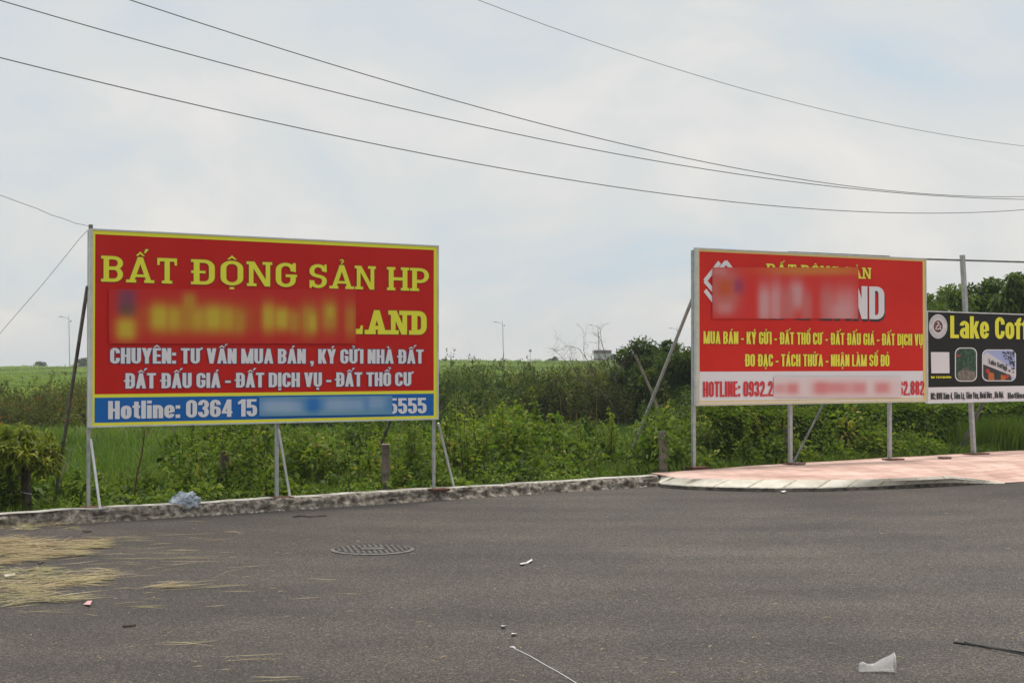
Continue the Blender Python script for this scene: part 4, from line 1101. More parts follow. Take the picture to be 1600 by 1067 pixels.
# ---- the roadside weeds: ground cover along the kerb
def roadside_weeds():
    F_ = Fol()
    # clumps of small leaves
    nc = 1800
    for _ in range(nc):
        l = rng.uniform(-8, 16.5); s = 0.42 + 3.2 * rng.random() ** 1.5
        p = kp(l, s)
        if l > KEND: 
            s = max(s, 1.0); p = kp(l, s)
        if not in_frame(p.x, p.y): continue
        z = gh(p.x, p.y)
        nn = mnoise.noise(Vector((l * .9, s * .9, 2)))
        if nn < -.12 and rng.random() < .75: continue
        if nn > 0: nn *= 1.6
        h = max(.12, 0.30 + 0.42 * nn + rng.uniform(-.05, .25)) * (0.45 + 0.75 * smooth(.35, 1.5, s)) * wprof(p.x, p.y)
        m = int(30 + 110 * h)
        tone = 0.47 + 0.6 * mnoise.noise(Vector((l * 1.6, s * 1.6, 9))) + rng.normal(0, .12)
        pts, d = blob_points(m, (p.x, p.y, z + h * .5), (.16 + .12 * rng.random(), .16 + .1 * rng.random(), h * .55), .3)
        size = rng.choice([.045, .06, .085, .12])
        F_.add(leaf_arrays(pts, out_axis(d, .15, .8), size * rng.uniform(.7, 1.4, m), size * rng.uniform(.35, .6, m), tone + rng.normal(0, .15, m), droop=.25))
    for _ in range(42):
        l = rng.uniform(-3, KEND - .3); s = rng.uniform(.22, .40); p = kp(l, s); m = 26
        pts, d = blob_points(m, (p.x, p.y, .15 + rng.uniform(0, .05)), (.13, .10, .06), .3)
        F_.add(leaf_arrays(pts, out_axis(d, .2, .8), rng.uniform(.03, .07, m), rng.uniform(.015, .03, m), rng.uniform(.3, .8) + rng.normal(0, .12, m), droop=.3))
    # a second, taller and messier belt of shrubs
    for _ in range(210):
        l = rng.uniform(-3, 13.5); s = 1.5 + 4.2 * rng.random()
        p = kp(l, s)
        if not in_frame(p.x, p.y): continue
        wp = wprof(p.x, p.y)
        if wp < .6 or rng.random() > wp: continue
        z = gh(p.x, p.y); h = rng.uniform(.45, .98) * wp; w = rng.uniform(.22, .5); tone = np.clip(rng.normal(.36, .25), .02, .85); size = rng.choice([.05, .07, .10])
        for q in range(5):
            cx, cy, ch = p.x + rng.normal(0, w * .45), p.y + rng.normal(0, w * .45), h * rng.uniform(.2, .85)
            m = 46
            pts, d = blob_points(m, (cx, cy, z + ch), (w * .38, w * .38, min(.22, h * .3)), .35)
            F_.add(leaf_arrays(pts, out_axis(d, .2, .8), size * rng.uniform(.6, 1.4, m), size * rng.uniform(.35, .65, m), tone + rng.normal(0, .05) + rng.normal(0, .13, m), droop=.3))
            F_.tube([(p.x, p.y, z), (cx, cy, z + ch + .1)], [.007, .003], .05, 4)
        if rng.random() < .5:       # dead stalks standing out of it
            F_.tube([(p.x + .1, p.y, z), (p.x + rng.normal(.1, .12), p.y, z + h * rng.uniform(1, 1.35))], [.006, .002], 1.0, 4)
        if rng.random() < .22:      # a few pale blossoms
            m = 7; pts, d = blob_points(m, (p.x, p.y - w * .3, z + h * .85), (w * .5, .1, .15), .4)
            F_.add(leaf_arrays(pts, out_axis(d), .035, .035, np.full(m, .985)))
    # upright leafy shoots
    for _ in range(520):
        l = rng.uniform(-4.5, 15.0); s = 0.55 + 2.6 * rng.random()
        if l > KEND - .2: s = max(s, 1.0)
        p = kp(l, s)
        wp = wprof(p.x, p.y)
        if wp < .55 and rng.random() < .6: continue
        if mnoise.noise(Vector((l * .9, s * .9, 2))) < -.05 or not in_frame(p.x, p.y): continue
        z = gh(p.x, p.y); h = rng.uniform(.3, .95) * (1 if s > .8 else .6) * wp
        lean = rng.normal(0, .12, 2)
        top = Vector((p.x + lean[0] * h, p.y + lean[1] * h, z + h))
        F_.tube([p + Vector((0, 0, z)), top], [.005, .002], .1, 4)
        m = int(h * 95)
        q = rng.random(m) ** .7
        base = np.array([p.x, p.y, z]) + q[:, None] * (np.array(top) - np.array([p.x, p.y, z]))
        a = unit(m); a[:, 2] = np.abs(a[:, 2]) * .6 + .15; a /= np.linalg.norm(a, axis=1, keepdims=True)
        tone = rng.uniform(.3, .8)
        F_.add(leaf_arrays(base, a, rng.uniform(.05, .11, m) * (1.15 - .6 * q), rng.uniform(.02, .045, m), tone + .15 * q + rng.normal(0, .1, m), droop=.35))
    # grass tufts and dry stalks between them
    n = 26000
    l = rng.uniform(-5, 16, n); s = .40 + 3.6 * rng.random(n) ** 1.2
    P = np.array([kp(a, b) for a, b in zip(l, s)])
    P[:, 2] = [gh(x, y) - .01 for x, y in P[:, :2]]
    k = (s > .75) | (l[:] < KEND - .2)
    P = P[k]; s = s[k]
    wv = np.array([wprof(x, y) for x, y in P[:, :2]])
    nz = vnoise(P * [1, 1, 0], .8, 3)
    h = np.clip(.16 + .22 * nz + .2 * rng.random(len(P)), .06, .7) * (.5 + .5 * np.clip(s, .4, 1.2)) * (.3 + .7 * wv)
    dry = rng.random(len(P)) < .06
    F_.add(blade_arrays(P, h, rng.uniform(.006, .016, len(P)), rng.uniform(.1, .9, len(P)), np.where(dry, 1.0, .45 + .5 * nz + rng.normal(0, .15, len(P)))))
    o = F_.build('weeds', LM['weed']); tag(o, 'tangled green weeds and grass growing along the back of the kerb', 'weeds', kind='stuff')
roadside_weeds()

# ---- thicket between the field and the embankment
def thicket(name, px0, px1, Y0, Y1, topfn, mat, n, label, size=.10, hi=None, flowers=None):
    F_ = Fol()
    FL = Fol()
    k = int((px1 - px0) / 9 * 1.5)
    per = n // k
    for i in range(k):
        dep = (i % 5) / 4                                 # front row lower, back rows taller
        px = px0 + (px1 - px0) * ((i * 0.618034) % 1.0); Y = Y0 + (Y1 - Y0) * (dep * .85 + .15 * rng.random())
        x = (px - 800) / F * Y
        zt = at(px, topfn(px) + rng.uniform(-14, 16) + 9 * mnoise.noise(Vector((px * .018, 7, 0))) + (1 - dep) * 26, Y).z
        z0 = gh(x, Y)
        h = max(.5, zt - z0)
        w = rng.uniform(.7, 1.7)
        tone = np.clip(rng.normal(.45, .28), .02, .95)
        for q in range(6):
            cx = x + rng.uniform(-.5, .5) * w; cy = Y + rng.uniform(-.4, .4) * w; ch = h * rng.uniform(.12, .84)
            m = per // 6; r_ = rng.uniform(.16, .34)
            pts, d = blob_points(m, (cx, cy, z0 + ch), (w * r_ * 1.1, w * r_, min(h - ch + .12, .45) * rng.uniform(.6, 1.0)), .5)
            pts[:, 2] = np.maximum(pts[:, 2], z0 + .03)
            F_.add(leaf_arrays(pts, out_axis(d, .2, .8), size * rng.uniform(.6, 1.5, m), size * rng.uniform(.35, .65, m), tone + rng.normal(0, .05) + rng.normal(0, .13, m), droop=.2))
        for q in range(3):
            F_.tube([(x + rng.normal(0, .15), Y, z0), (x + rng.normal(0, .4), Y + rng.normal(0, .2), z0 + h * rng.uniform(.7, 1.12))], [.018, .005], .05, 4)
        for q in range(6):
            bx = x + rng.normal(0, w * .45); bz = z0 + h * rng.uniform(.75, 1.0); sh = rng.uniform(.15, .5)
            m = 18; qq = rng.random(m); base = np.array([bx, Y, bz]) + qq[:, None] * np.array([rng.normal(0, .1), 0, sh])
            a = unit(m); a[:, 2] = np.abs(a[:, 2]); F_.add(leaf_arrays(base, a, size * rng.uniform(.5, 1.1, m), size * .35, tone + .15 + rng.normal(0, .1, m)))
        if flowers:
            m = rng.poisson(flowers)
            if m:
                pts, d = blob_points(m, (x, Y - w * .35, z0 + h * .62), (w * .6, .3, h * .33), .6)
                FL.add(leaf_arrays(pts, out_axis(d), .07, .06, rng.random(m)))
    o = F_.build(name, mat); tag(o, label, 'thicket', kind='stuff')
    if flowers:
        fm = leafmat('orange_blossom', [(0, (.34, .06, .012)), (1, (.50, .16, .03))], .2)
        f = FL.build('blossom', fm, parent=o); f['kind'] = 'stuff'
def top_left(px): return 606 + 6 * math.sin(px * .03)
def top_mid(px):
    return np.interp(px, [130, 400, 660, 690, 725, 760, 790, 830, 870, 930, 960, 1010, 1100], [602, 602, 584, 567, 566, 574, 583, 577, 574, 570, 566, 566, 580])
thicket('flowering_thicket', -420, 200, 40, 47, top_left, LM['olive'], 58000, 'dark thicket dotted with orange blossom at the far left of the field', .10, flowers=9)
thicket('thicket', 190, 870, 40, 52, top_mid, LM['dark'], 76000, 'dense dark green thicket across the back of the field below the embankment', .11)
thicket('thicket', 820, 1010, 39, 50, lambda px: top_mid(px) + 3, LM['olive'], 30000, 'brownish olive thicket around the bare dead tree', .10)
thicket('thicket', 1060, 1960, 31, 36, lambda px: 622 + 5 * math.sin(px * .05), LM['dark'], 56000, 'dark undergrowth below the trees behind the scarlet billboard', .10)

# ---- trees and bushes
def branch_tree(mb, p, d, L, r, depth, spread=.6, gn=None, tips=None, rnd=random):
    n = 4; pts = [Vector(p)]; dd = Vector(d).normalized()
    for i in range(n):
        dd = (dd + Vector((rnd.gauss(0, .16), rnd.gauss(0, .16), rnd.gauss(.03, .12)))).normalized()
        pts.append(pts[-1] + dd * L / n)
    mb.tube(pts, [r * (1 - .12 * i) for i in range(n + 1)], 6 if depth > 1 else 4)
    if tips is not None: tips.append((pts[-1], dd))
    if depth == 0: return
    for k in range(rnd.choice([2, 3, 3])):
        b = pts[rnd.randint(2, n)]
        nd = (dd + Vector((rnd.gauss(0, spread), rnd.gauss(0, spread), rnd.gauss(.1, spread * .6)))).normalized()
        branch_tree(mb, b, nd, L * rnd.uniform(.55, .8), r * .58, depth - 1, spread, gn, tips, rnd)
def tree(name, px, Y, top_px, width, label, mat, nleaf, leaf=.09, lobes=14, seed=1, base_z=None, trunk_r=.09, crown_lo=.25, cat='tree', droop=.25, narrow=.42, group=None, clump=.42):
    rnd = random.Random(seed)
    x = (px - 800) / F * Y; z0 = gh(x, Y) if base_z is None else base_z
    H = at(px, top_px, Y).z - z0
    root = empty(name, (x, Y, z0), label=label, cat=cat, group=group)
    mb = MB(); tips = []
    branch_tree(mb, (0, 0, -.05), (rnd.gauss(0, .06), 0, 1), H * .30, trunk_r, 3, .55, tips=tips, rnd=rnd)
    mb.build('trunk', BARK, root, smooth=True)
    F_ = Fol()
    per = nleaf // lobes
    for i in range(lobes):
        a = rnd.uniform(0, 2 * math.pi); q = math.sqrt(rnd.random()) * rnd.choice([.8, 1, 1, 1.22])
        zz = H * (crown_lo + (1 - crown_lo) * rnd.random() ** .8) * (1 - .16 * abs(mnoise.noise(Vector((a * .9, seed, 0)))) * 2)
        wz = math.sin(math.pi * min(1, max(.12, (zz / H - crown_lo * .6) / (1.08 - crown_lo * .6)))) ** .6
        c = (math.cos(a) * q * width * .5 * wz, math.sin(a) * q * width * .5 * wz, zz * .93)
        rr = width * clump * rnd.uniform(.40, 1.0) * .5
        m = int(per * rnd.uniform(.6, 1.4))
        pts, d = blob_points(m, c, (rr, rr, rr * rnd.uniform(.55, .9)), .35)
        pts[:, 2] = np.clip(pts[:, 2], .05, H * 1.03)
        tone = rnd.uniform(.2, .75)
        F_.add(leaf_arrays(pts, out_axis(d, .05, .8), leaf * rng.uniform(.6, 1.4, m), leaf * narrow * rng.uniform(.7, 1.3, m), tone + rng.normal(0, .14, m), droop=droop))
        F_.tube([(c[0] * .2, c[1] * .2, zz * .55), c], [.02, .006], .0, 4)
    F_.build('crown', mat, root)
    return root
# big leafy tree left of the scarlet board, and the growth behind it
tree('broadleaf_tree', 1030, 41, 526, 2.9, 'bushy broadleaf tree with ragged top left of the scarlet billboard', LM['dark'], 24000, .12, 76, seed=5, trunk_r=.10, crown_lo=.06, clump=.34)
tree('broadleaf_tree', 1078, 38, 545, 2.3, 'dark bushy tree half hidden by the left edge of the scarlet billboard', LM['dark'], 19000, .11, 64, seed=9, crown_lo=.04, clump=.36)
tree('broadleaf_tree', 968, 43, 588, 2.2, 'low spreading bush at the foot of the dead tree', LM['olive'], 13000, .11, 46, seed=10, crown_lo=.04, clump=.36, cat='bush')
tree('broadleaf_tree', 1200, 37, 545, 3.6, 'dark tree behind the left half of the scarlet billboard', LM['dark'], 7000, .11, 24, seed=12, crown_lo=.05)
tree('broadleaf_tree', 1350, 36, 530, 3.6, 'dark tree behind the right half of the scarlet billboard', LM['dark'], 7000, .11, 24, seed=13, crown_lo=.05)
tree('broadleaf_tree', 1464, 33, 434, 2.2, 'round dense tree above the black coffee sign, next to the scarlet billboard', LM['tree'], 15000, .11, 46, seed=21, crown_lo=.22, clump=.38)
tree('broadleaf_tree', 1438, 32, 447, 1.7, 'leafy tree peeking out between the scarlet billboard and the black coffee sign', LM['tree'], 10000, .11, 36, seed=25, crown_lo=.3, clump=.4)
tree('broadleaf_tree', 1528, 34, 428, 2.0, 'dense tree behind the tall post of the black coffee sign', LM['tree'], 15000, .11, 46, seed=22, crown_lo=.22, clump=.38)
tree('broadleaf_tree', 1577, 31, 402, .95, 'slender tree with a spire top rising above the black coffee sign', LM['tree'], 4500, .14, 30, seed=23, crown_lo=.2, droop=.5, clump=.36)
tree('broadleaf_tree', 1610, 33, 432, 2.2, 'dense tree at the right edge behind the black coffee sign', LM['tree'], 14000, .11, 46, seed=24, crown_lo=.2, clump=.38)
# small mango-like tree at the left edge
def mango():
    Y = 15.6; px = 42
    x = (px - 800) / F * Y; z0 = gh(x, Y)
    root = empty('sapling_tree', (x, Y, z0), label='small tree with drooping yellow-green leaves and stout trunk at the left edge', cat='tree')
    mb = MB(); H = at(px, 668, Y).z - z0
    pts = [(0.0, 0, -.1), (.005, 0, .2), (-.005, 0, .45), (.01, 0, .62)]
    mb.tube(pts, [.058, .052, .050, .040], 10)
    for k in range(7):
        a = k * .9; mb.tube([(0, 0, .42 + .03 * k), (.18 * math.cos(a), .18 * math.sin(a), .62), (.32 * math.cos(a), .32 * math.sin(a), .72)], [.014, .009, .005], 5)
    mb.build('trunk', BARK, root, smooth=True)
    mb = MB(); mb.tube([(.05 * math.cos(t / 8 * 2 * math.pi) * 1.2, .05 * math.sin(t / 8 * 2 * math.pi) * 1.2, .33 - .01 * t) for t in range(9)], .004, 5)
    mb.build('tie_wire', M['bright'], root)
    F_ = Fol()
    for k in range(120):
        a = rng.uniform(0, 2 * np.pi); q = math.sqrt(rng.random()) * .40
        c = np.array([q * math.cos(a) - .08, q * math.sin(a), .47 + (H - .49) * rng.random() ** .7 * (1 - (q / .62) ** 2) + .02])
        m = 22
        ax = unit(m); ax[:, 2] = ax[:, 2] * .8 - .05; ax[:, :2] += c[:2] * 1.2; ax /= np.linalg.norm(ax, axis=1, keepdims=True)
        tone = rng.uniform(.3, .9)
        F_.add(leaf_arrays(c + unit(m) * .05, ax, rng.uniform(.07, .13, m), rng.uniform(.020, .036, m), tone - .08 + rng.normal(0, .15, m), droop=.30))
    F_.build('crown', LM['mango'], root)
mango()

def dead_tree():
    Y = 39.5; px = 975; x = (px - 800) / F * Y; z0 = gh(x, Y)
    root = empty('dead_tree', (x, Y, z0), label='bare grey-brown dead tree leaning left in front of the broadleaf tree', cat='tree')
    rnd = random.Random(31)
    mb = MB()
    g = lambda a, b: Vector((at(a, b, Y).x - x, 0, at(a, b, Y).z - z0))
    for pts, r0 in (([(968, 690), (966, 655), (955, 630), (938, 611), (915, 596), (890, 588)], .032), ([(972, 690), (978, 650), (974, 620), (960, 590), (948, 560)], .03),
                    ([(960, 690), (940, 662), (915, 645), (890, 640)], .02), ([(938, 611), (930, 585), (916, 560), (905, 545)], .016), ([(915, 596), (900, 580), (880, 560), (872, 560)], .014),
                    ([(948, 560), (940, 535), (938, 512)], .010)):
        q = [g(*p) + Vector((0, rnd.gauss(0, .15), 0)) for p in pts]
        mb.tube(q, [r0 * (1 - .75 * i / len(q)) for i in range(len(q))], 6)
    mb.build('trunk', BARK, root, smooth=True)
    mb = MB()
    for px_, py_ in ((938, 611), (920, 598), (905, 590), (890, 588), (930, 585), (916, 560), (905, 545), (880, 560), (948, 560), (942, 540), (960, 590), (958, 575), (915, 645), (955, 575), (900, 580)):
        branch_tree(mb, g(px_, py_), (rnd.gauss(-.15, .5), rnd.gauss(0, .3), rnd.uniform(.3, 1)), .46, .007, 3, .7, rnd=rnd)
    mb.build('twigs', noisy('grey_twig', (.08,.065,.05), (.17,.14,.11), 20, .95), root)
    F_ = Fol()
    for k in range(14):
        pts, d = blob_points(120, (rng.uniform(-1.5, .1), rng.uniform(-.1, .5), rng.uniform(.3, 1.0)), (.3, .3, .22), .3)
        F_.add(leaf_arrays(pts, out_axis(d), rng.uniform(.05, .1, 120), .035, rng.uniform(.2, .6) + rng.normal(0, .1, 120)))
    F_.build('vine_leaves', LM['olive'], root)
dead_tree()

# tall weeds and saplings one can tell apart along the roadside
def sapling(px, Y, top_px, label, mat='fresh', spread=.2, leaves=160, leaf=.07, stems=3, width=.03, bare=0.0):
    x = (px - 800) / F * Y; z0 = gh(x, Y); H = at(px, top_px, Y).z - z0
    root = empty('tall_weed', (x, Y, z0), label=label, cat='plant')
    F_ = Fol(); mb = MB()
    for k in range(stems):
        dx, dy = rng.normal(0, spread * .6, 2); h = H * (1 if k == 0 else rng.uniform(.6, .95))
        top = np.array([dx if k else dx * .3, dy, h]); base = np.array([dx * .25, dy * .25, -.03])
        midp = (base + top) / 2 + np.array([rng.normal(0, .04), 0, 0])
        mb.tube([base, midp, top], [.010, .007, .003], 5)
        m = int(leaves * 1.9) // stems
        q = bare + (1 - bare) * rng.random(m) ** .75
        p = np.where(q[:, None] < .5, base + (midp - base) * (q[:, None] * 2), midp + (top - midp) * (q[:, None] * 2 - 1))
        p = p + unit(m) * spread * .6 * (1.08 - q)[:, None]
        a = unit(m); a[:, 2] = np.abs(a[:, 2]) * .5 + .1; a /= np.linalg.norm(a, axis=1, keepdims=True)
        tone = rng.uniform(.35, .65)
        F_.add(leaf_arrays(p, a, leaf * rng.uniform(.6, 1.4, m) * (1.1 - .4 * q), width * rng.uniform(.7, 1.3, m), tone + .25 * q + rng.normal(0, .1, m), droop=.3))
    mb.build('stem', STEM, root); F_.build('leaves', LM[mat], root)
for a in ((735, 18.6, 632, 'tall leafy weed right beside the end post of the larger billboard', 'fresh', .16, 170, .085, 4, .04),
          (655, 18.2, 652, 'bushy weed under the right end of the larger billboard', 'weed', .30, 420, .06, 7, .03),
          (715, 19.4, 628, 'loose shrub with round leaves behind the end post of the larger billboard', 'weed', .26, 300, .07, 6, .04),
          (787, 19.6, 631, 'slim weed with a pointed top midway between the two red billboards', 'fresh', .10, 130, .08, 2, .035),
          (832, 20.2, 606, 'tallest dark weed stalk between the two red billboards', 'weed', .12, 240, .07, 3, .03),
          (862, 20.8, 648, 'short pointed weed right of the tallest dark stalk', 'fresh', .10, 110, .07, 2, .035),
          (952, 21.3, 638, 'bright green bushy sapling left of the scarlet billboard brace', 'fresh', .22, 360, .06, 7, .03),
          (1000, 21.8, 658, 'pale yellowish shrub at the brace of the scarlet billboard', 'fresh', .20, 260, .06, 5, .03),
          (1062, 21.9, 668, 'leafy shrub beside the vine-covered post', 'weed', .24, 330, .08, 6, .045),
          (1120, 22.6, 638, 'tall weed with yellow tips behind the first pavement post', 'fresh', .14, 170, .07, 4, .035),
          (1172, 23.4, 655, 'broad-leaved weed between the first two pavement posts', 'weed', .30, 330, .10, 6, .055),
          (1208, 24.0, 645, 'broad-leaved weed just left of the second pavement post', 'weed', .30, 330, .11, 6, .06),
          (345, 17.2, 668, 'feathery yellow-green shrub under the middle of the larger billboard', 'fresh', .34, 520, .05, 9, .02),
          (400, 17.6, 672, 'feathery shrub left of the middle post of the larger billboard', 'fresh', .30, 420, .05, 8, .02),
          (300, 17.0, 690, 'low reddish weed under the left half of the larger billboard', 'weed', .26, 240, .06, 6, .03),
          (520, 18.0, 690, 'flowering weed between the middle post and the wooden post', 'weed', .30, 330, .06, 7, .03),
          (585, 18.3, 682, 'dry yellow weed beside the wooden post', 'mango', .16, 150, .07, 4, .025),
          (15, 15.3, 715, 'dark broad-leaved weed left of the small tree trunk', 'dark', .18, 170, .09, 4, .045),
          (120, 15.6, 735, 'dark low weed at the foot of the first billboard post', 'weed', .18, 200, .08, 4, .045)):
    sapling(*a)

# bare sapling and stalk
def bare_sapling():
    Y = 15.9; px = 208; x = (px - 800) / F * Y; z0 = gh(x, Y)
    root = empty('bare_sapling', (x, Y, z0), label='thin bare reddish sapling under the left end of the larger billboard', cat='plant')
    mb = MB(); g = lambda a, b: Vector((at(a, b, Y).x - x, 0, at(a, b, Y).z - z0))
    mb.tube([g(207, 800), g(214, 742), g(222, 708), g(226, 672)], [.011, .010, .008, .005], 6)
    for a, b, c in (((214, 742), (234, 722), .004), ((212, 752), (238, 730), .004), ((219, 720), (211, 704), .004), ((225, 690), (216, 672), .003), ((225, 684), (236, 668), .003)):
        mb.tube([g(*a), g(*b)], [c, .002], 4)
    mb.build('stem', noisy('red_bark', (.06, .03, .018), (.12, .065, .04), 30, .9), root)
    F_ = Fol(); m = 30
    pts = np.array([g(226, 672)]) + unit(m) * .12
    F_.add(leaf_arrays(pts, out_axis(unit(m)), .05, .02, .6 + rng.normal(0, .2, m))); F_.build('leaves', LM['weed'], root)
bare_sapling()

# creeper-covered hedge behind the pavement
def hedge():
    F_ = Fol()
    L0 = kp(KEND + 2.3, 1.5); L1 = kp(KEND + 16, 2.6)
    n = 34000
    t = rng.random(n)
    base = np.outer(1 - t, [L0.x, L0.y]) + np.outer(t, [L1.x, L1.y])
    th = rng.uniform(-.1, np.pi * .62, n)          # front face round to the top
    H = 0.95 + .10 * np.array([mnoise.noise(Vector((a * 9, 0, 0))) for a in t])
    bulge = .28 + .12 * np.array([mnoise.noise(Vector((a * 22, b * 1.5, 1))) for a, b in zip(t, th)])
    rr = 1 - .35 * rng.random(n) ** 2
    nx, ny = KN.x, KN.y
    off = -bulge * np.cos(np.clip(th, 0, 9)) * rr
    z = np.where(th < .9, H * np.clip(th, 0, .9) / .9 * .86, H * (.86 + .14 * np.sin((th - .9) / 1.05 * np.pi / 2))) * (.92 + .08 * rr)
    P = np.stack([base[:, 0] + nx * off, base[:, 1] + ny * off, z - .05], 1)
    d = np.stack([-nx * np.cos(th) * .8, -ny * np.cos(th) * .8, np.sin(th)], 1) + 1e-3
    ax = out_axis(d, -.15, .7)
    tone = np.array([.40 + .5 * mnoise.noise(Vector((a * 14, b, 5))) for a, b in zip(t, th)])
    F_.add(leaf_arrays(P, ax, rng.uniform(.06, .13, n), rng.uniform(.035, .075, n), tone + rng.normal(0, .16, n), droop=.3))
    root = empty('hedge', (0, 0, 0), label='low hedge smothered in creeper behind the pink pavement', cat='hedge')
    F_.build('foliage', LM['weed'], root)
    mb = MB(); rnd = random.Random(3)
    for i in range(40):
        p = L0.lerp(L1, i / 39); mb.tube([(p.x, p.y, -.2), (p.x + rnd.gauss(0, .1), p.y, .45), (p.x + rnd.gauss(0, .15), p.y, .82)], [.02, .015, .006], 5)
    mb.build('stems', BARK, root)
    # grass along its foot
    G = Fol(); n = 9000
    l = rng.uniform(KEND - .2, KEND + 16, n); s = .58 + .9 * rng.random(n)
    P = np.array([kp(a, b, -.03) for a, b in zip(l, s)])
    G.add(blade_arrays(P, rng.uniform(.12, .38, n), rng.uniform(.006, .014, n), rng.uniform(.2, .9, n), .45 + rng.normal(0, .2, n)))
    o = G.build('verge_grass', LM['grass']); tag(o, 'strip of long grass along the back edge of the pink pavement', 'grass', kind='stuff')
    # feathery tall grass bush at the far right
    x = (1575 - 800) / F * 25.2
    R_ = empty('grass_bush', (x, 25.2, -.05), label='tall feathery grass bush at the right edge under the black coffee sign', cat='plant')
    B = Fol(); n = 5200
    q = rng.normal(0, [.42, .25], (n, 2)); P = np.stack([q[:, 0], q[:, 1], np.zeros(n)], 1)
    B.add(blade_arrays(P, rng.uniform(.4, .85, n), rng.uniform(.006, .012, n), rng.uniform(.1, .45, n), .4 + rng.normal(0, .18, n)))
    B.build('blades', LM['grass'], R_)
hedge()

# ------------------------------------------------------------------ posts and poles in the field
CONC = noisy('old_concrete', (0.085, 0.072, 0.06), (0.20, 0.175, 0.145), 10, .95, .5, 50)
def pole(name, pts, rad, mat, label, cat, cap=None, square=False, ivy=None, group=None):
    base = Vector(pts[0]); root = empty(name, base, label=label, cat=cat, group=group)
    mb = MB(); loc = [Vector(p) - base for p in pts]
    if square: mb.sqtube(loc[0], loc[-1], rad * 2, rad * 1.8)
    else: mb.tube(loc, rad, 10)
    mb.build('shaft', mat, root)
    if ivy:
        F_ = Fol(); m = ivy
        t = rng.random(m); p = np.outer(1 - t, loc[0]) + np.outer(t, loc[-1]); u = unit(m); u[:, 2] *= .3
        F_.add(leaf_arrays(p + u * rng.uniform(.04, .16, m)[:, None], out_axis(u, -.1), rng.uniform(.05, .1, m), .045, .5 + rng.normal(0, .2, m), droop=.4))
        F_.build('vine_leaves', LM['weed'], root)
    if cap:
        mb = MB(); q = loc[-1]; mb.box(q.x - rad * 1.06, q.x + rad * 1.06, q.y - rad, q.y + rad, q.z + .001, q.z + .012); mb.build('top', cap, root)
    return root
def gpt(px, Y, dz=-.1):
    x = (px - 800) / F * Y; return Vector((x, Y, gh(x, Y) + dz))
pole('fence_post', [gpt(602, 17.35), at(603, 695, 17.35)], .042, CONC, 'weathered square post standing right of centre under the larger billboard', 'post', square=True, cap=principled('pale_end', (.4, .34, .27)))
pole('fence_post', [gpt(1036, 19.85), at(1036, 674, 19.85)], .055, CONC, 'grey post wrapped in vines left of the scarlet billboard', 'post', square=True, ivy=170)
pole('fence_post', [gpt(1229, 22.1), at(1229, 668, 22.1)], .040, CONC, 'stubby grey post just left of the second pavement post', 'post', square=True)
pole('fence_post', [gpt(352, 16.6), at(351, 705, 16.6)], .050, BARK, 'dark stump of a post among the feathery shrubs', 'post', ivy=110)
pole('pole', [at(1046, 690, 27), at(1018, 612, 27), at(992, 554, 27)], .026, TWIG, 'leaning bamboo pole crossing the brace of the scarlet billboard', 'pole')
pole('pole', [at(1027, 690, 26), at(1026.5, 640, 26)], .024, TWIG, 'short upright stick between the two leaning poles', 'stick')
pole('pole', [at(275, 720, 24), at(272, 660, 24)], .016, TWIG, 'thin pale stake seen under the left half of the larger billboard', 'stick')
pole('pole', [at(88, 775, 16.6), at(98, 740, 16.9), at(112, 700, 17.2)], .008, BARK, 'thin dark stick leaning beside the left brace', 'stick')

# ------------------------------------------------------------------ far things on the embankment
def lamp(px, top, Y, label):
    x = (px - 800) / F * Y; z0 = gh(x, Y); zt = at(px, top, Y).z
    root = empty('street_lamp', (x, Y, z0), label=label, cat='street lamp', group='street lamps along the embankment road')
    H = zt - z0; g = FARGREY
    mb = MB(); mb.tube([(0.25, 0, -.3), (0.08, 0, H * .8), (0, 0, H)], [.10, .075, .04], 8); mb.build('pole', g, root)
    mb = MB(); mb.tube([(0, 0, H * .92), (-.5, 0, H * .945), (-1.15, 0, H * .965)], [.05, .05, .045], 6); mb.build('arm', g, root)
    mb = MB(); mb.box(-1.75, -1.05, -.15, .15, H * .965 - .05, H * .965 + .1); mb.build('lamp_head', g, root)
    mb = MB(); mb.tube([(0, 0, H * .86), (.32, 0, H * .88)], .035, 6); mb.box(.28, .52, -.1, .1, H * .87, H * .9); mb.build('rear_lamp', g, root)
FARGREY = principled('hazed_grey', (.42, .43, .43), .6)  # grey lightened so the fading by distant haze sits in the colour
lamp(107, 492, 262, 'street lamp on the skyline left of the larger billboard')
lamp(785, 501, 292, 'street lamp on the skyline between the two red billboards, in the clear')
lamp(934, 506, 298, 'street lamp on the skyline above the truck')
lamp(1058, 511, 305, 'street lamp half hidden by the brace of the scarlet billboard')
def far_sign():
    Y = 290; px = 828.5; x = (px - 800) / F * Y; z0 = gh(x, Y)
    root = empty('road_sign', (x, Y, z0), label='small triangular warning sign on a post on the embankment skyline', cat='road sign')
    H = at(px, 544.5, Y).z - z0
    mb = MB(); mb.tube([(0, 0, -.2), (0, 0, H - .1)], .055, 8); mb.build('post', FARGREY, root)
    def tri(s, y0, y1, zc, mat, nm):
        mb = MB(); p = [(-s, zc - s * .75), (s, zc - s * .75), (0, zc + s)]
        for y in (y0, y1): mb.poly([(a, y, b) for a, b in p])
        for i in range(3):
            a, b = p[i], p[(i + 1) % 3]; mb.poly([(a[0], y0, a[1]), (b[0], y0, b[1]), (b[0], y1, b[1]), (a[0], y1, a[1])])
        mb.build(nm, mat, root)
    tri(.36, -.10, -.06, H - .36, principled('sign_rim', (.20, .05, .04)), 'rim'); tri(.2, -.13, -.102, H - .38, principled('sign_face', (.30, .26, .12)), 'face')
far_sign()
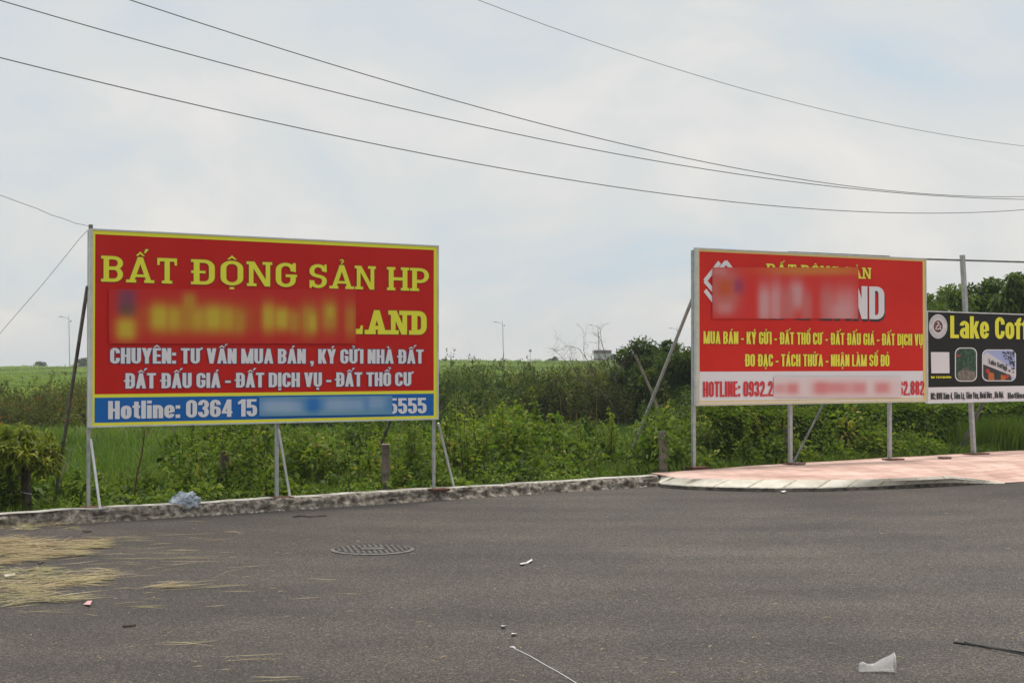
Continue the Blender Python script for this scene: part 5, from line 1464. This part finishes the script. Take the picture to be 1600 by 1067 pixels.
def truck():
    Y = 296; px0 = 928; px1 = 963
    x0 = (px0 - 800) / F * Y; x1 = (px1 - 800) / F * Y; xm = (x0 + x1) / 2; z0 = gh(xm, Y) + .05
    Lh = (x1 - x0) / 2
    root = empty('truck', (xm, Y, z0), label='box truck with grey load bed and blue cab driving along the embankment', cat='truck')
    ztop = at(945, 547, Y).z - z0
    grey = noisy('truck_body', (.30, .31, .33), (.40, .41, .43), 2, .6); dk = principled('truck_cover', (.075, .05, .05), .8); bl = principled('truck_cab', (.10, .15, .22), .4); gl = principled('truck_glass', (.02, .025, .03), .1); ty = principled('truck_tyre', (.02, .02, .02), .9)
    mb = MB(); mb.box(-Lh, Lh * .52, -1, 1, .75, ztop * .72); mb.build('load_bed', grey, root)
    mb = MB(); mb.box(-Lh * 1.01, Lh * .54, -1.02, 1.02, ztop * .72 + .003, ztop); mb.build('cover', dk, root)
    mb = MB()
    p = [(Lh * .57, .6), (Lh, .6), (Lh, 1.25), (Lh * .88, ztop * .70), (Lh * .57, ztop * .70)]
    for y in (-.95, .95): mb.poly([(a, y, b) for a, b in p])
    for i in range(5):
        a, b = p[i], p[(i + 1) % 5]; mb.poly([(a[0], -.95, a[1]), (b[0], -.95, b[1]), (b[0], .95, b[1]), (a[0], .95, a[1])])
    cab = mb.build('cab', bl, root)
    mb = MB(); mb.box(Lh * .63, Lh * .82, -.965, -.952, 1.3, ztop * .62); mb.build('window', gl, cab)
    mb = MB(); mb.box(-Lh, Lh * .6, -.4, .4, .5, .74); mb.build('chassis', ty, root)
    for x in (-Lh * .6, Lh * .72):
        for y in (-.9, .9):
            mb = MB(); mb.tube([(x, y - .12, .42), (x, y + .12, .42)], .42, 14); mb.build('wheel', ty, root)
truck()
tree('round_bush', 862, 285, 559, 2.3, 'small round dark bush on the embankment skyline', LM['dark'], 1500, .4, 8, seed=41, cat='bush', crown_lo=.1)
tree('far_tree', 63, 290, 566, 1.9, 'tiny dark tree on the skyline at the far left', LM['dark'], 900, .4, 7, seed=42, crown_lo=.5)
tree('far_tree', 131, 280, 561, 3.2, 'small dark tree clump on the skyline touching the larger billboard', LM['dark'], 1500, .4, 9, seed=43, crown_lo=.3)
tree('far_tree', 692, 282, 563, 2.0, 'tiny bush on the skyline right of the larger billboard', LM['dark'], 700, .4, 6, seed=44, crown_lo=.3)
def crest_tufts():
    F_ = Fol()
    for k in range(170):
        px = rng.uniform(-60, 1120); Y = rng.uniform(272, 290); x = (px - 800) / F * Y; z = gh(x, Y)
        m = 26; h = rng.uniform(.2, .6) if rng.random() < .8 else rng.uniform(.5, 1.2)
        P = np.stack([x + rng.normal(0, .5, m), Y + rng.normal(0, .3, m), np.full(m, z - .1)], 1)
        F_.add(blade_arrays(P, h * rng.uniform(.6, 1.1, m), rng.uniform(.1, .3, m), rng.uniform(.1, .8, m), .25 + rng.normal(0, .15, m)))
    o = F_.build('crest_tufts', LM['bank']); tag(o, 'ragged grass tufts along the crest of the embankment', 'grass', kind='stuff')
crest_tufts()

# ------------------------------------------------------------------ overhead cables and guy wires
CABLE = principled('cable_rubber', (.15, .15, .155), .6)
THIN = principled('thin_cable', (.30, .30, .31), .6)
def cable(pts, Y0, Y1, rad, label, mat, cat='power cable', group=None, ext=True):
    """a sagging line hung in one vertical plane above the roadside"""
    a = at(0, 300, Y0); b = at(1600, 300, Y1)
    dx, dy = b.x - a.x, b.y - a.y
    T, Z = [], []
    for px, py in pts:
        d = ray(px, py)          # intersect with the vertical plane through a,b
        # EYE + d*t ; cross((p-a),(b-a)) = 0
        t = (a.x * dy - a.y * dx) / (d.x * dy - d.y * dx)
        p = EYE + d * t
        T.append(((p.x - a.x) * dx + (p.y - a.y) * dy) / (dx * dx + dy * dy)); Z.append(p.z)
    c = np.polyfit(T, Z, 3 if len(pts) > 5 else 2)
    lo, hi = (min(T) - .5, max(T) + .45) if ext else (min(T), max(T))
    P = [(a.x + dx * t, a.y + dy * t, float(np.polyval(c, t))) for t in np.linspace(lo, hi, 60)]
    mb = MB(); mb.tube(P, rad, 6)
    o = mb.build('power_cable', mat, smooth=True); tag(o, label, cat, group)
cable([(200, 0), (365, 52), (530, 105), (800, 181), (1060, 246), (1330, 291), (1480, 305), (1600, 307.5)], 26, 46, .0105, 'topmost thick cable entering at the upper left and crossing the cable below it', CABLE)
cable([(0, 2), (270, 77), (535, 146), (800, 210), (1065, 259), (1330, 294), (1480, 307), (1600, 312)], 26, 46, .0105, 'second thick cable, starting in the upper left corner of the sky', CABLE)
cable([(0, 91), (270, 155), (540, 215.5), (800, 267), (1065, 306), (1330, 330.5), (1460, 333), (1600, 328)], 25, 44, .0105, 'lowest thick cable, passing closest above the billboards', CABLE)
cable([(745, 0), (800, 21), (1065, 108), (1330, 184), (1600, 228)], 34, 54, .010, 'thin faint cable in the upper right part of the sky', THIN)
def guy(pts, label):
    mb = MB(); mb.tube(pts, .0028, 5); o = mb.build('guy_wire', principled('guy_steel', (.22, .22, .22), .5)); tag(o, label, 'wire')
c0 = at(140, 353.5, 15.05)
guy([c0] + [at(x, y, 15.05 - (140 - x) * .012) for x, y in ((118, 349), (100, 342), (80, 336), (58, 326), (38, 319), (0, 305), (-120, 262), (-300, 200))], 'thin wire rising to the left from the top corner of the larger billboard')
guy([at(138, 359, 15.07)] + [at(x, y, 15.1 + (138 - x) * .006) for x, y in ((126, 371), (106, 396), (85, 422), (60, 452), (30, 486), (0, 521), (-160, 700))], 'thin wire slanting down to the left from the top corner of the larger billboard')

# ------------------------------------------------------------------ things on the road
def manhole():
    c = onz(582, 859, 0)
    root = empty('manhole_cover', (c.x, c.y, 0), R(12), label='round slotted iron manhole cover set in the asphalt', cat='manhole cover')
    iron = noisy('cast_iron', (.085, .078, .072), (.14, .13, .12), 20, .8, metal=.2); dark = principled('slot_dirt', (.060, .055, .050), .95); rim = noisy('rim_concrete', (.10, .09, .082), (.17, .155, .14), 20, .8)
    def disc(r, z): return [(r * math.cos(2 * math.pi * k / 48), r * math.sin(2 * math.pi * k / 48), z) for k in range(48)]
    mb = MB(); o, i = disc(.36, .006), disc(.325, .012)
    for k in range(48): mb.poly([o[k], o[(k + 1) % 48], i[(k + 1) % 48], i[k]])
    mb.build('rim', rim, root)
    mb = MB(); mb.poly(disc(.324, .004)); mb.build('plate', dark, root, fix=False)
    mb = MB()
    for q in range(-6, 7):
        x = q * .048
        hw = math.sqrt(max(0, .305 ** 2 - x * x))
        for y0_, y1_ in ((-hw, -hw * .36), (-hw * .30, hw * .30), (hw * .36, hw)):
            if abs(q) < 3 and abs(y0_ + y1_) < .01: continue
            mb.box(x - .014, x + .014, y0_, y1_, .005, .013)
    mb.box(-.10, .10, -.075, .075, .0045, .015)
    mb.build('grating', iron, root)
manhole()

def straw():
    F_ = Fol()
    m_ = leafmat('straw', [(0, (.07, .05, .022)), (.4, (.30, .215, .115)), (.8, (.47, .39, .24)), (1, (.19, .20, .06))], .15)
    def strands(px, py, n, sx, sy, ang=R(18), ja=.35, Lr=(.08, .34), tone=.55, lift=.02):
        P = np.array([onz(px + rng.normal(0, sx), max(600, py + rng.normal(0, sy)), 0) for _ in range(n)])
        a = ang + rng.normal(0, ja, n); L = rng.uniform(*Lr, n); w = rng.uniform(.0024, .005, n)
        d = np.stack([np.cos(a), np.sin(a), np.zeros(n)], 1); s = np.stack([-np.sin(a), np.cos(a), np.zeros(n)], 1)
        z0 = np.abs(rng.normal(0, lift, n)); z1 = np.abs(rng.normal(0, lift, n)); bend = rng.normal(0, .12, n)[:, None] * L[:, None]
        A = P - d * L[:, None] / 2; B = P + s * bend; C = P + d * L[:, None] / 2
        A[:, 2] = .004 + z0; C[:, 2] = .004 + z1; B[:, 2] = .006 + (z0 + z1) / 2
        W = w[:, None] * s * .5; W2 = np.zeros_like(W); W2[:, 2] = w
        v = np.stack([A - W, A + W, B + W + W2 * .5, B - W, C + W, C - W], 1).reshape(-1, 3)
        b = np.arange(n)[:, None] * 6
        f = np.concatenate([b + [[0, 1, 2, 3]], b + [[3, 2, 4, 5]]], 1).reshape(-1, 4)
        F_.add((v, f, np.repeat(np.clip(tone + rng.normal(0, .27, n), 0, .95), 6)))
    def heap(px, py, sx, sy, nb, tone, per=22, ang=R(18), L=(.12, .38), ja=.5):
        """bundles of roughly parallel strands, with bare asphalt between the bundles"""
        for _ in range(nb):
            bx, by = px + rng.normal(0, sx), py + rng.normal(0, sy)
            a = ang + rng.normal(0, ja * .5)
            strands(bx, by, int(per * rng.uniform(.4, 1.6)), 9, 1.1, ang=a, ja=ja * .45, Lr=L, tone=tone + rng.normal(0, .12), lift=.022)
    heap(-12, 856, 40, 7, 44, .48, ja=.9); heap(45, 858, 30, 6, 15, .48, ja=.8); heap(75, 866, 36, 3.5, 16, .55); heap(140, 853, 26, 3.5, 12, .62, per=16)
    heap(10, 872, 40, 5, 10, .6)
    heap(5, 922, 55, 8, 16, .66, per=12, ja=.8); heap(70, 912, 40, 6, 11, .66, per=12, ja=.8); heap(130, 906, 34, 6, 9, .7, per=11); heap(190, 899, 26, 3, 3, .75, per=10)
    heap(20, 897, 45, 6, 14, .97, per=16, L=(.05, .2)); heap(40, 828, 45, 3, 9, .97, per=14, L=(.05, .16)); heap(30, 938, 40, 4, 7, .75, per=10)
    heap(115, 935, 12, 2, 3, .75, per=12); strands(262, 918, 22, 17, 1.6, tone=.8, Lr=(.15, .35), ja=.12)
    strands(180, 880, 55, 100, 24, Lr=(.1, .4), ja=.25, tone=.7)
    strands(260, 900, 30, 180, 45, Lr=(.06, .3), ja=.3, tone=.7); pass
    for px, py, L_ in ((175, 840, .5), (200, 846, .4), (215, 849, .3), (290, 838, .6), (365, 834, .2), (285, 875, .6), (210, 873, .6), (300, 881, .5), (345, 919, .4), (70, 959, .4), (235, 950, .25), (285, 1006, .4), (390, 1034, .35), (430, 1063, .3)):
        strands(px, py, 2, 3, .4, tone=.75, Lr=(L_ * .8, L_ * 1.1), ja=.08, ang=R(14))
    # dry stuff swept along the kerb foot
    for px, py in ((60, 819), (110, 814), (160, 810), (200, 806), (330, 801), (380, 797), (440, 794), (520, 789), (620, 783), (700, 778), (820, 770)):
        strands(px, py, 220 if px < 230 else 60, 26, 1.6, tone=.48, Lr=(.03, .16), ang=R(36), ja=.6, lift=.012)
    # scattered crumbs of straw over the whole asphalt
    n = 170
    for _ in range(n):
        strands(rng.uniform(0, 1600), 770 + 297 * rng.random(), 1, 0, 0, tone=.8, Lr=(.015, .06), ja=1.2, lift=.002)
    o = F_.build('straw', m_); tag(o, 'loose yellow straw strewn over the asphalt at the left', 'straw', kind='stuff')
straw()

def cup():
    c = onz(1374, 1050, 0)
    d = (onz(1394, 1054, 0) - onz(1345, 1052.5, 0)); rz = math.atan2(d.y, d.x)
    root = empty('plastic_cup', (c.x, c.y, 0), rz + R(4), label='crushed clear plastic cup lying on its side on the asphalt', cat='cup')
    m = bpy.data.materials.new('clear_plastic'); m.use_nodes = True
    t = m.node_tree; b = t.nodes['Principled BSDF']; b.inputs['Base Color'].default_value = (.86, .84, .83, 1); b.inputs['Roughness'].default_value = .18
    tr = N(t, 'ShaderNodeBsdfTransparent'); ms = N(t, 'ShaderNodeMixShader'); ms.inputs[0].default_value = .30
    t.links.new(tr.outputs[0], ms.inputs[1]); t.links.new(b.outputs[0], ms.inputs[2]); t.links.new(ms.outputs[0], t.nodes['Material Output'].inputs[0])
    prof = [(-.085, .012, .018), (-.07, .024, .022), (-.05, .021, .016), (-.02, .024, .017), (.01, .030, .026), (.04, .036, .034), (.062, .041, .041)]
    v = []; f = []; n = 28
    for i, (x, ry, rz_) in enumerate(prof):
        for k in range(n):
            a = 2 * math.pi * k / n
            w = 1 + .10 * math.sin(3 * a + i) * (1 if i < 5 else .2)
            v.append((x, ry * w * math.cos(a), rz_ + .003 + rz_ * w * math.sin(a)))
    for i in range(len(prof) - 1):
        for k in range(n):
            f.append((i * n + k, i * n + (k + 1) % n, (i + 1) * n + (k + 1) % n, (i + 1) * n + k))
    link('wall', np_mesh('cup_wall', v, f), m, root, smooth=True)
    mb = MB(); x, ry, rz_ = prof[-1]
    mb.tube([(x, ry * math.cos(2 * math.pi * k / 28), rz_ + .003 + rz_ * math.sin(2 * math.pi * k / 28)) for k in range(29)], .0022, 6, caps=False)
    mb.build('rim', m, root, smooth=True); root.scale = (1.22, 1.22, 1.22)
    mb = MB(); mb.poly([(v[k][0] + .002, v[k][1], v[k][2]) for k in range(n)]); mb.build('bottom', m, root)
cup()
def rods():
    blk = principled('black_hose', (.012, .012, .012), .5)
    mb = MB(); mb.tube([onz(1490, 1003, .006), onz(1530, 1008, .008), onz(1600, 1019, .006), onz(1720, 1040, .006)], .0055, 8); o = mb.build('hose', blk, smooth=True)
    tag(o, 'longer black hose lying on the asphalt at the lower right edge', 'hose')
    mb = MB(); mb.tube([onz(1507, 1002.5, .005), onz(1538, 1010, .005), onz(1560, 1014, .017), onz(1700, 1044, .005)], .004, 8); o = mb.build('hose', blk, smooth=True)
    tag(o, 'thinner black hose crossing over the longer one on the asphalt', 'hose')
    wh = principled('white_string', (.75, .74, .72), .7)
    mb = MB(); mb.tube([onz(x, y, .004) for x, y in ((801, 1011), (828, 1024), (850, 1037), (872, 1049), (900, 1066), (940, 1092))], .0021, 5); o = mb.build('string', wh)
    tag(o, 'thin white string running across the asphalt to the bottom edge', 'string')
    mb = MB(); mb.tube([onz(x, y, .006) for x, y in ((797, 1010.5), (801, 1010), (805, 1011.5))], .005, 6); k = mb.build('knot', wh, parent=o)
    def scrap(pts, label, col, nm='paper_scrap', cat='scrap'):
        mb = MB(); q = [onz(x, y, .006 + .012 * (i % 2)) for i, (x, y) in enumerate(pts)]
        mb.poly(q); mb.poly([p + Vector((0, 0, .0015)) for p in q][::-1])
        for i in range(len(q)):
            a, b = q[i], q[(i + 1) % len(q)]; u = Vector((0, 0, .0015)); mb.poly([a, b, b + u, a + u])
        o = mb.build(nm, principled(nm, col, .6)); tag(o, label, cat)
    scrap([(812, 880), (822, 878), (831, 873), (832, 875), (824, 880), (814, 881.5)], 'curled white strip on the asphalt right of the manhole cover', (.72, .70, .66))
    scrap([(130, 944), (137, 938.5), (144, 938), (141, 944.5)], 'pink plastic scrap at the edge of the straw', (.62, .35, .34))
    scrap([(966, 759), (977, 759.5), (977, 761.5), (967, 760.8)], 'white paper scrap at the foot of the rough kerb', (.75, .74, .72))
    scrap([(800, 988.5), (808, 989), (807, 990.6), (799, 990)], 'white scrap above the knot of the white string', (.68, .66, .64))
    scrap([(783, 976.5), (791, 977), (790, 978.5), (784, 978)], 'small pale scrap farther up from the white string', (.62, .6, .58))
    scrap([(1219, 767.5), (1226, 765), (1231, 766.5), (1224, 769)], 'white wrapper lying against the pale kerb stones', (.72, .7, .68))
    scrap([(5, 897), (24, 895.5), (23, 899), (8, 900.5)], 'pale paper lying in the straw at the left edge', (.68, .66, .6))
    dk = [('dark twig lying in the straw near the left edge', [(46, 889), (56, 893), (66, 893.5)]), ('short dark twig on the asphalt below the straw', [(192, 978), (203, 976.5), (212, 975.5)]), ('dark twig at the upper edge of the straw', [(60, 880), (68, 877.5)]), ('long dark squiggle of dried tar on the asphalt above the manhole cover', [(458, 807), (470, 805.5), (484, 806.8), (498, 805.5), (510, 805)]), ('small dark twig on the asphalt near the rough kerb', [(130, 829), (138, 830.5), (143, 829)])]
    for lb, pts in dk:
        mb = MB(); mb.tube([onz(x, y, .010) for x, y in pts], .008, 6); o = mb.build('twig', BARK); tag(o, lb, 'twig')
rods()

def bag():
    c = onz(287, 790, .10)
    root = empty('plastic_bag', (c.x, c.y + .02, .06), label='crumpled bluish-grey plastic bag draped over the rough kerb', cat='bag')
    bm = bmesh.new(); bmesh.ops.create_icosphere(bm, subdivisions=4, radius=1)
    for v in bm.verts:
        p = v.co.copy(); n = mnoise.noise(p * 2.2) * .30 + abs(mnoise.noise(p * 5)) * .28 + mnoise.noise(p * 11) * .07
        v.co = Vector((p.x * .15, p.y * .13, p.z * .125)) * (1 + n) + Vector((0, 0, .04))
        v.co.z += .03 * (p.x > 0) * p.x
        if v.co.z < -.05: v.co.z = -.05
    me = bpy.data.meshes.new('bag'); bm.to_mesh(me); bm.free()
    link('sheet', me, noisy('bag_plastic', (.17, .21, .27), (.42, .46, .50), 14, .35, .5, 40, lo=.35, hi=.7), root, smooth=False)
    # knotted tail
    mb = MB(); mb.tube([(-.12, 0, .02), (-.2, .02, .0), (-.3, .0, .015), (-.36, .02, .0)], [.05, .035, .03, .012], 8); mb.build('tail', bpy.data.materials['bag_plastic'], root)
bag()
def stones():
    rk = noisy('rubble', (.20, .18, .15), (.48, .45, .40), 20, .95, .6, 60)
    rnd = random.Random(8); lst = []
    for k in range(26):
        px = rnd.uniform(296, 470) if k < 18 else rnd.uniform(600, 1000)
        l, s = 0, -.06 - rnd.random() * .05
        y = np.interp(px, [0, 300, 600, 860, 1020], [822, 801, 783, 767, 758]); p = onz(px, y, 0)
        q = ks(p.x, p.y)[1]; p = kp(q, s)
        bm = bmesh.new(); bmesh.ops.create_icosphere(bm, subdivisions=2, radius=1); sc = rnd.uniform(.008, .024)
        for v in bm.verts:
            c = v.co.copy(); v.co = Vector((c.x * 1.4, c.y, c.z * .8)) * sc * (1 + .35 * mnoise.noise(c * 1.4 + Vector((k * 3.1, 0, 0))))
        me = bpy.data.meshes.new('stone'); bm.to_mesh(me); bm.free()
        o = link('stone', me, rk, loc=(p.x, p.y, sc * .5)); tag(o, 'small pale stone chip lying along the foot of the rough kerb', 'stone', 'stone chips along the kerb foot')
    for px, py, lb, w in ((1476, 716.5, 'flat dark stone slab on the pavement near the back edge', .17), (1247, 726, 'pinkish loose paver at the foot of the second pavement post', .15)):
        p = onz(px, py, PAV_Z + .015); mb = MB(); mb.box(-w / 2, w / 2, -.06, .06, 0, .035); 
        o = mb.build('loose_paver', noisy('loose_stone', (.12, .09, .08), (.24, .17, .15), 20, .9), loc=(p.x, p.y, PAV_Z + .012)); o.rotation_euler.z = R(25); tag(o, lb, 'stone')
        bv = o.modifiers.new('bevel', 'BEVEL'); bv.width = .006; bv.segments = 2
stones()

# ------------------------------------------------------------------ humid air
def haze():
    mb = MB(); mb.box(-420, 420, -60, 620, -8, 16)
    m = bpy.data.materials.new('humid_air'); m.use_nodes = True
    t = m.node_tree; t.nodes.clear()
    v = N(t, 'ShaderNodeVolumePrincipled'); v.inputs['Color'].default_value = (.90, .94, .97, 1); v.inputs['Density'].default_value = .0006; v.inputs['Anisotropy'].default_value = .2
    o = N(t, 'ShaderNodeOutputMaterial'); t.links.new(v.outputs[0], o.inputs['Volume'])
    ob = mb.build('haze', m); tag(ob, 'thin humid haze over the far embankment', 'haze', kind='stuff')
haze()
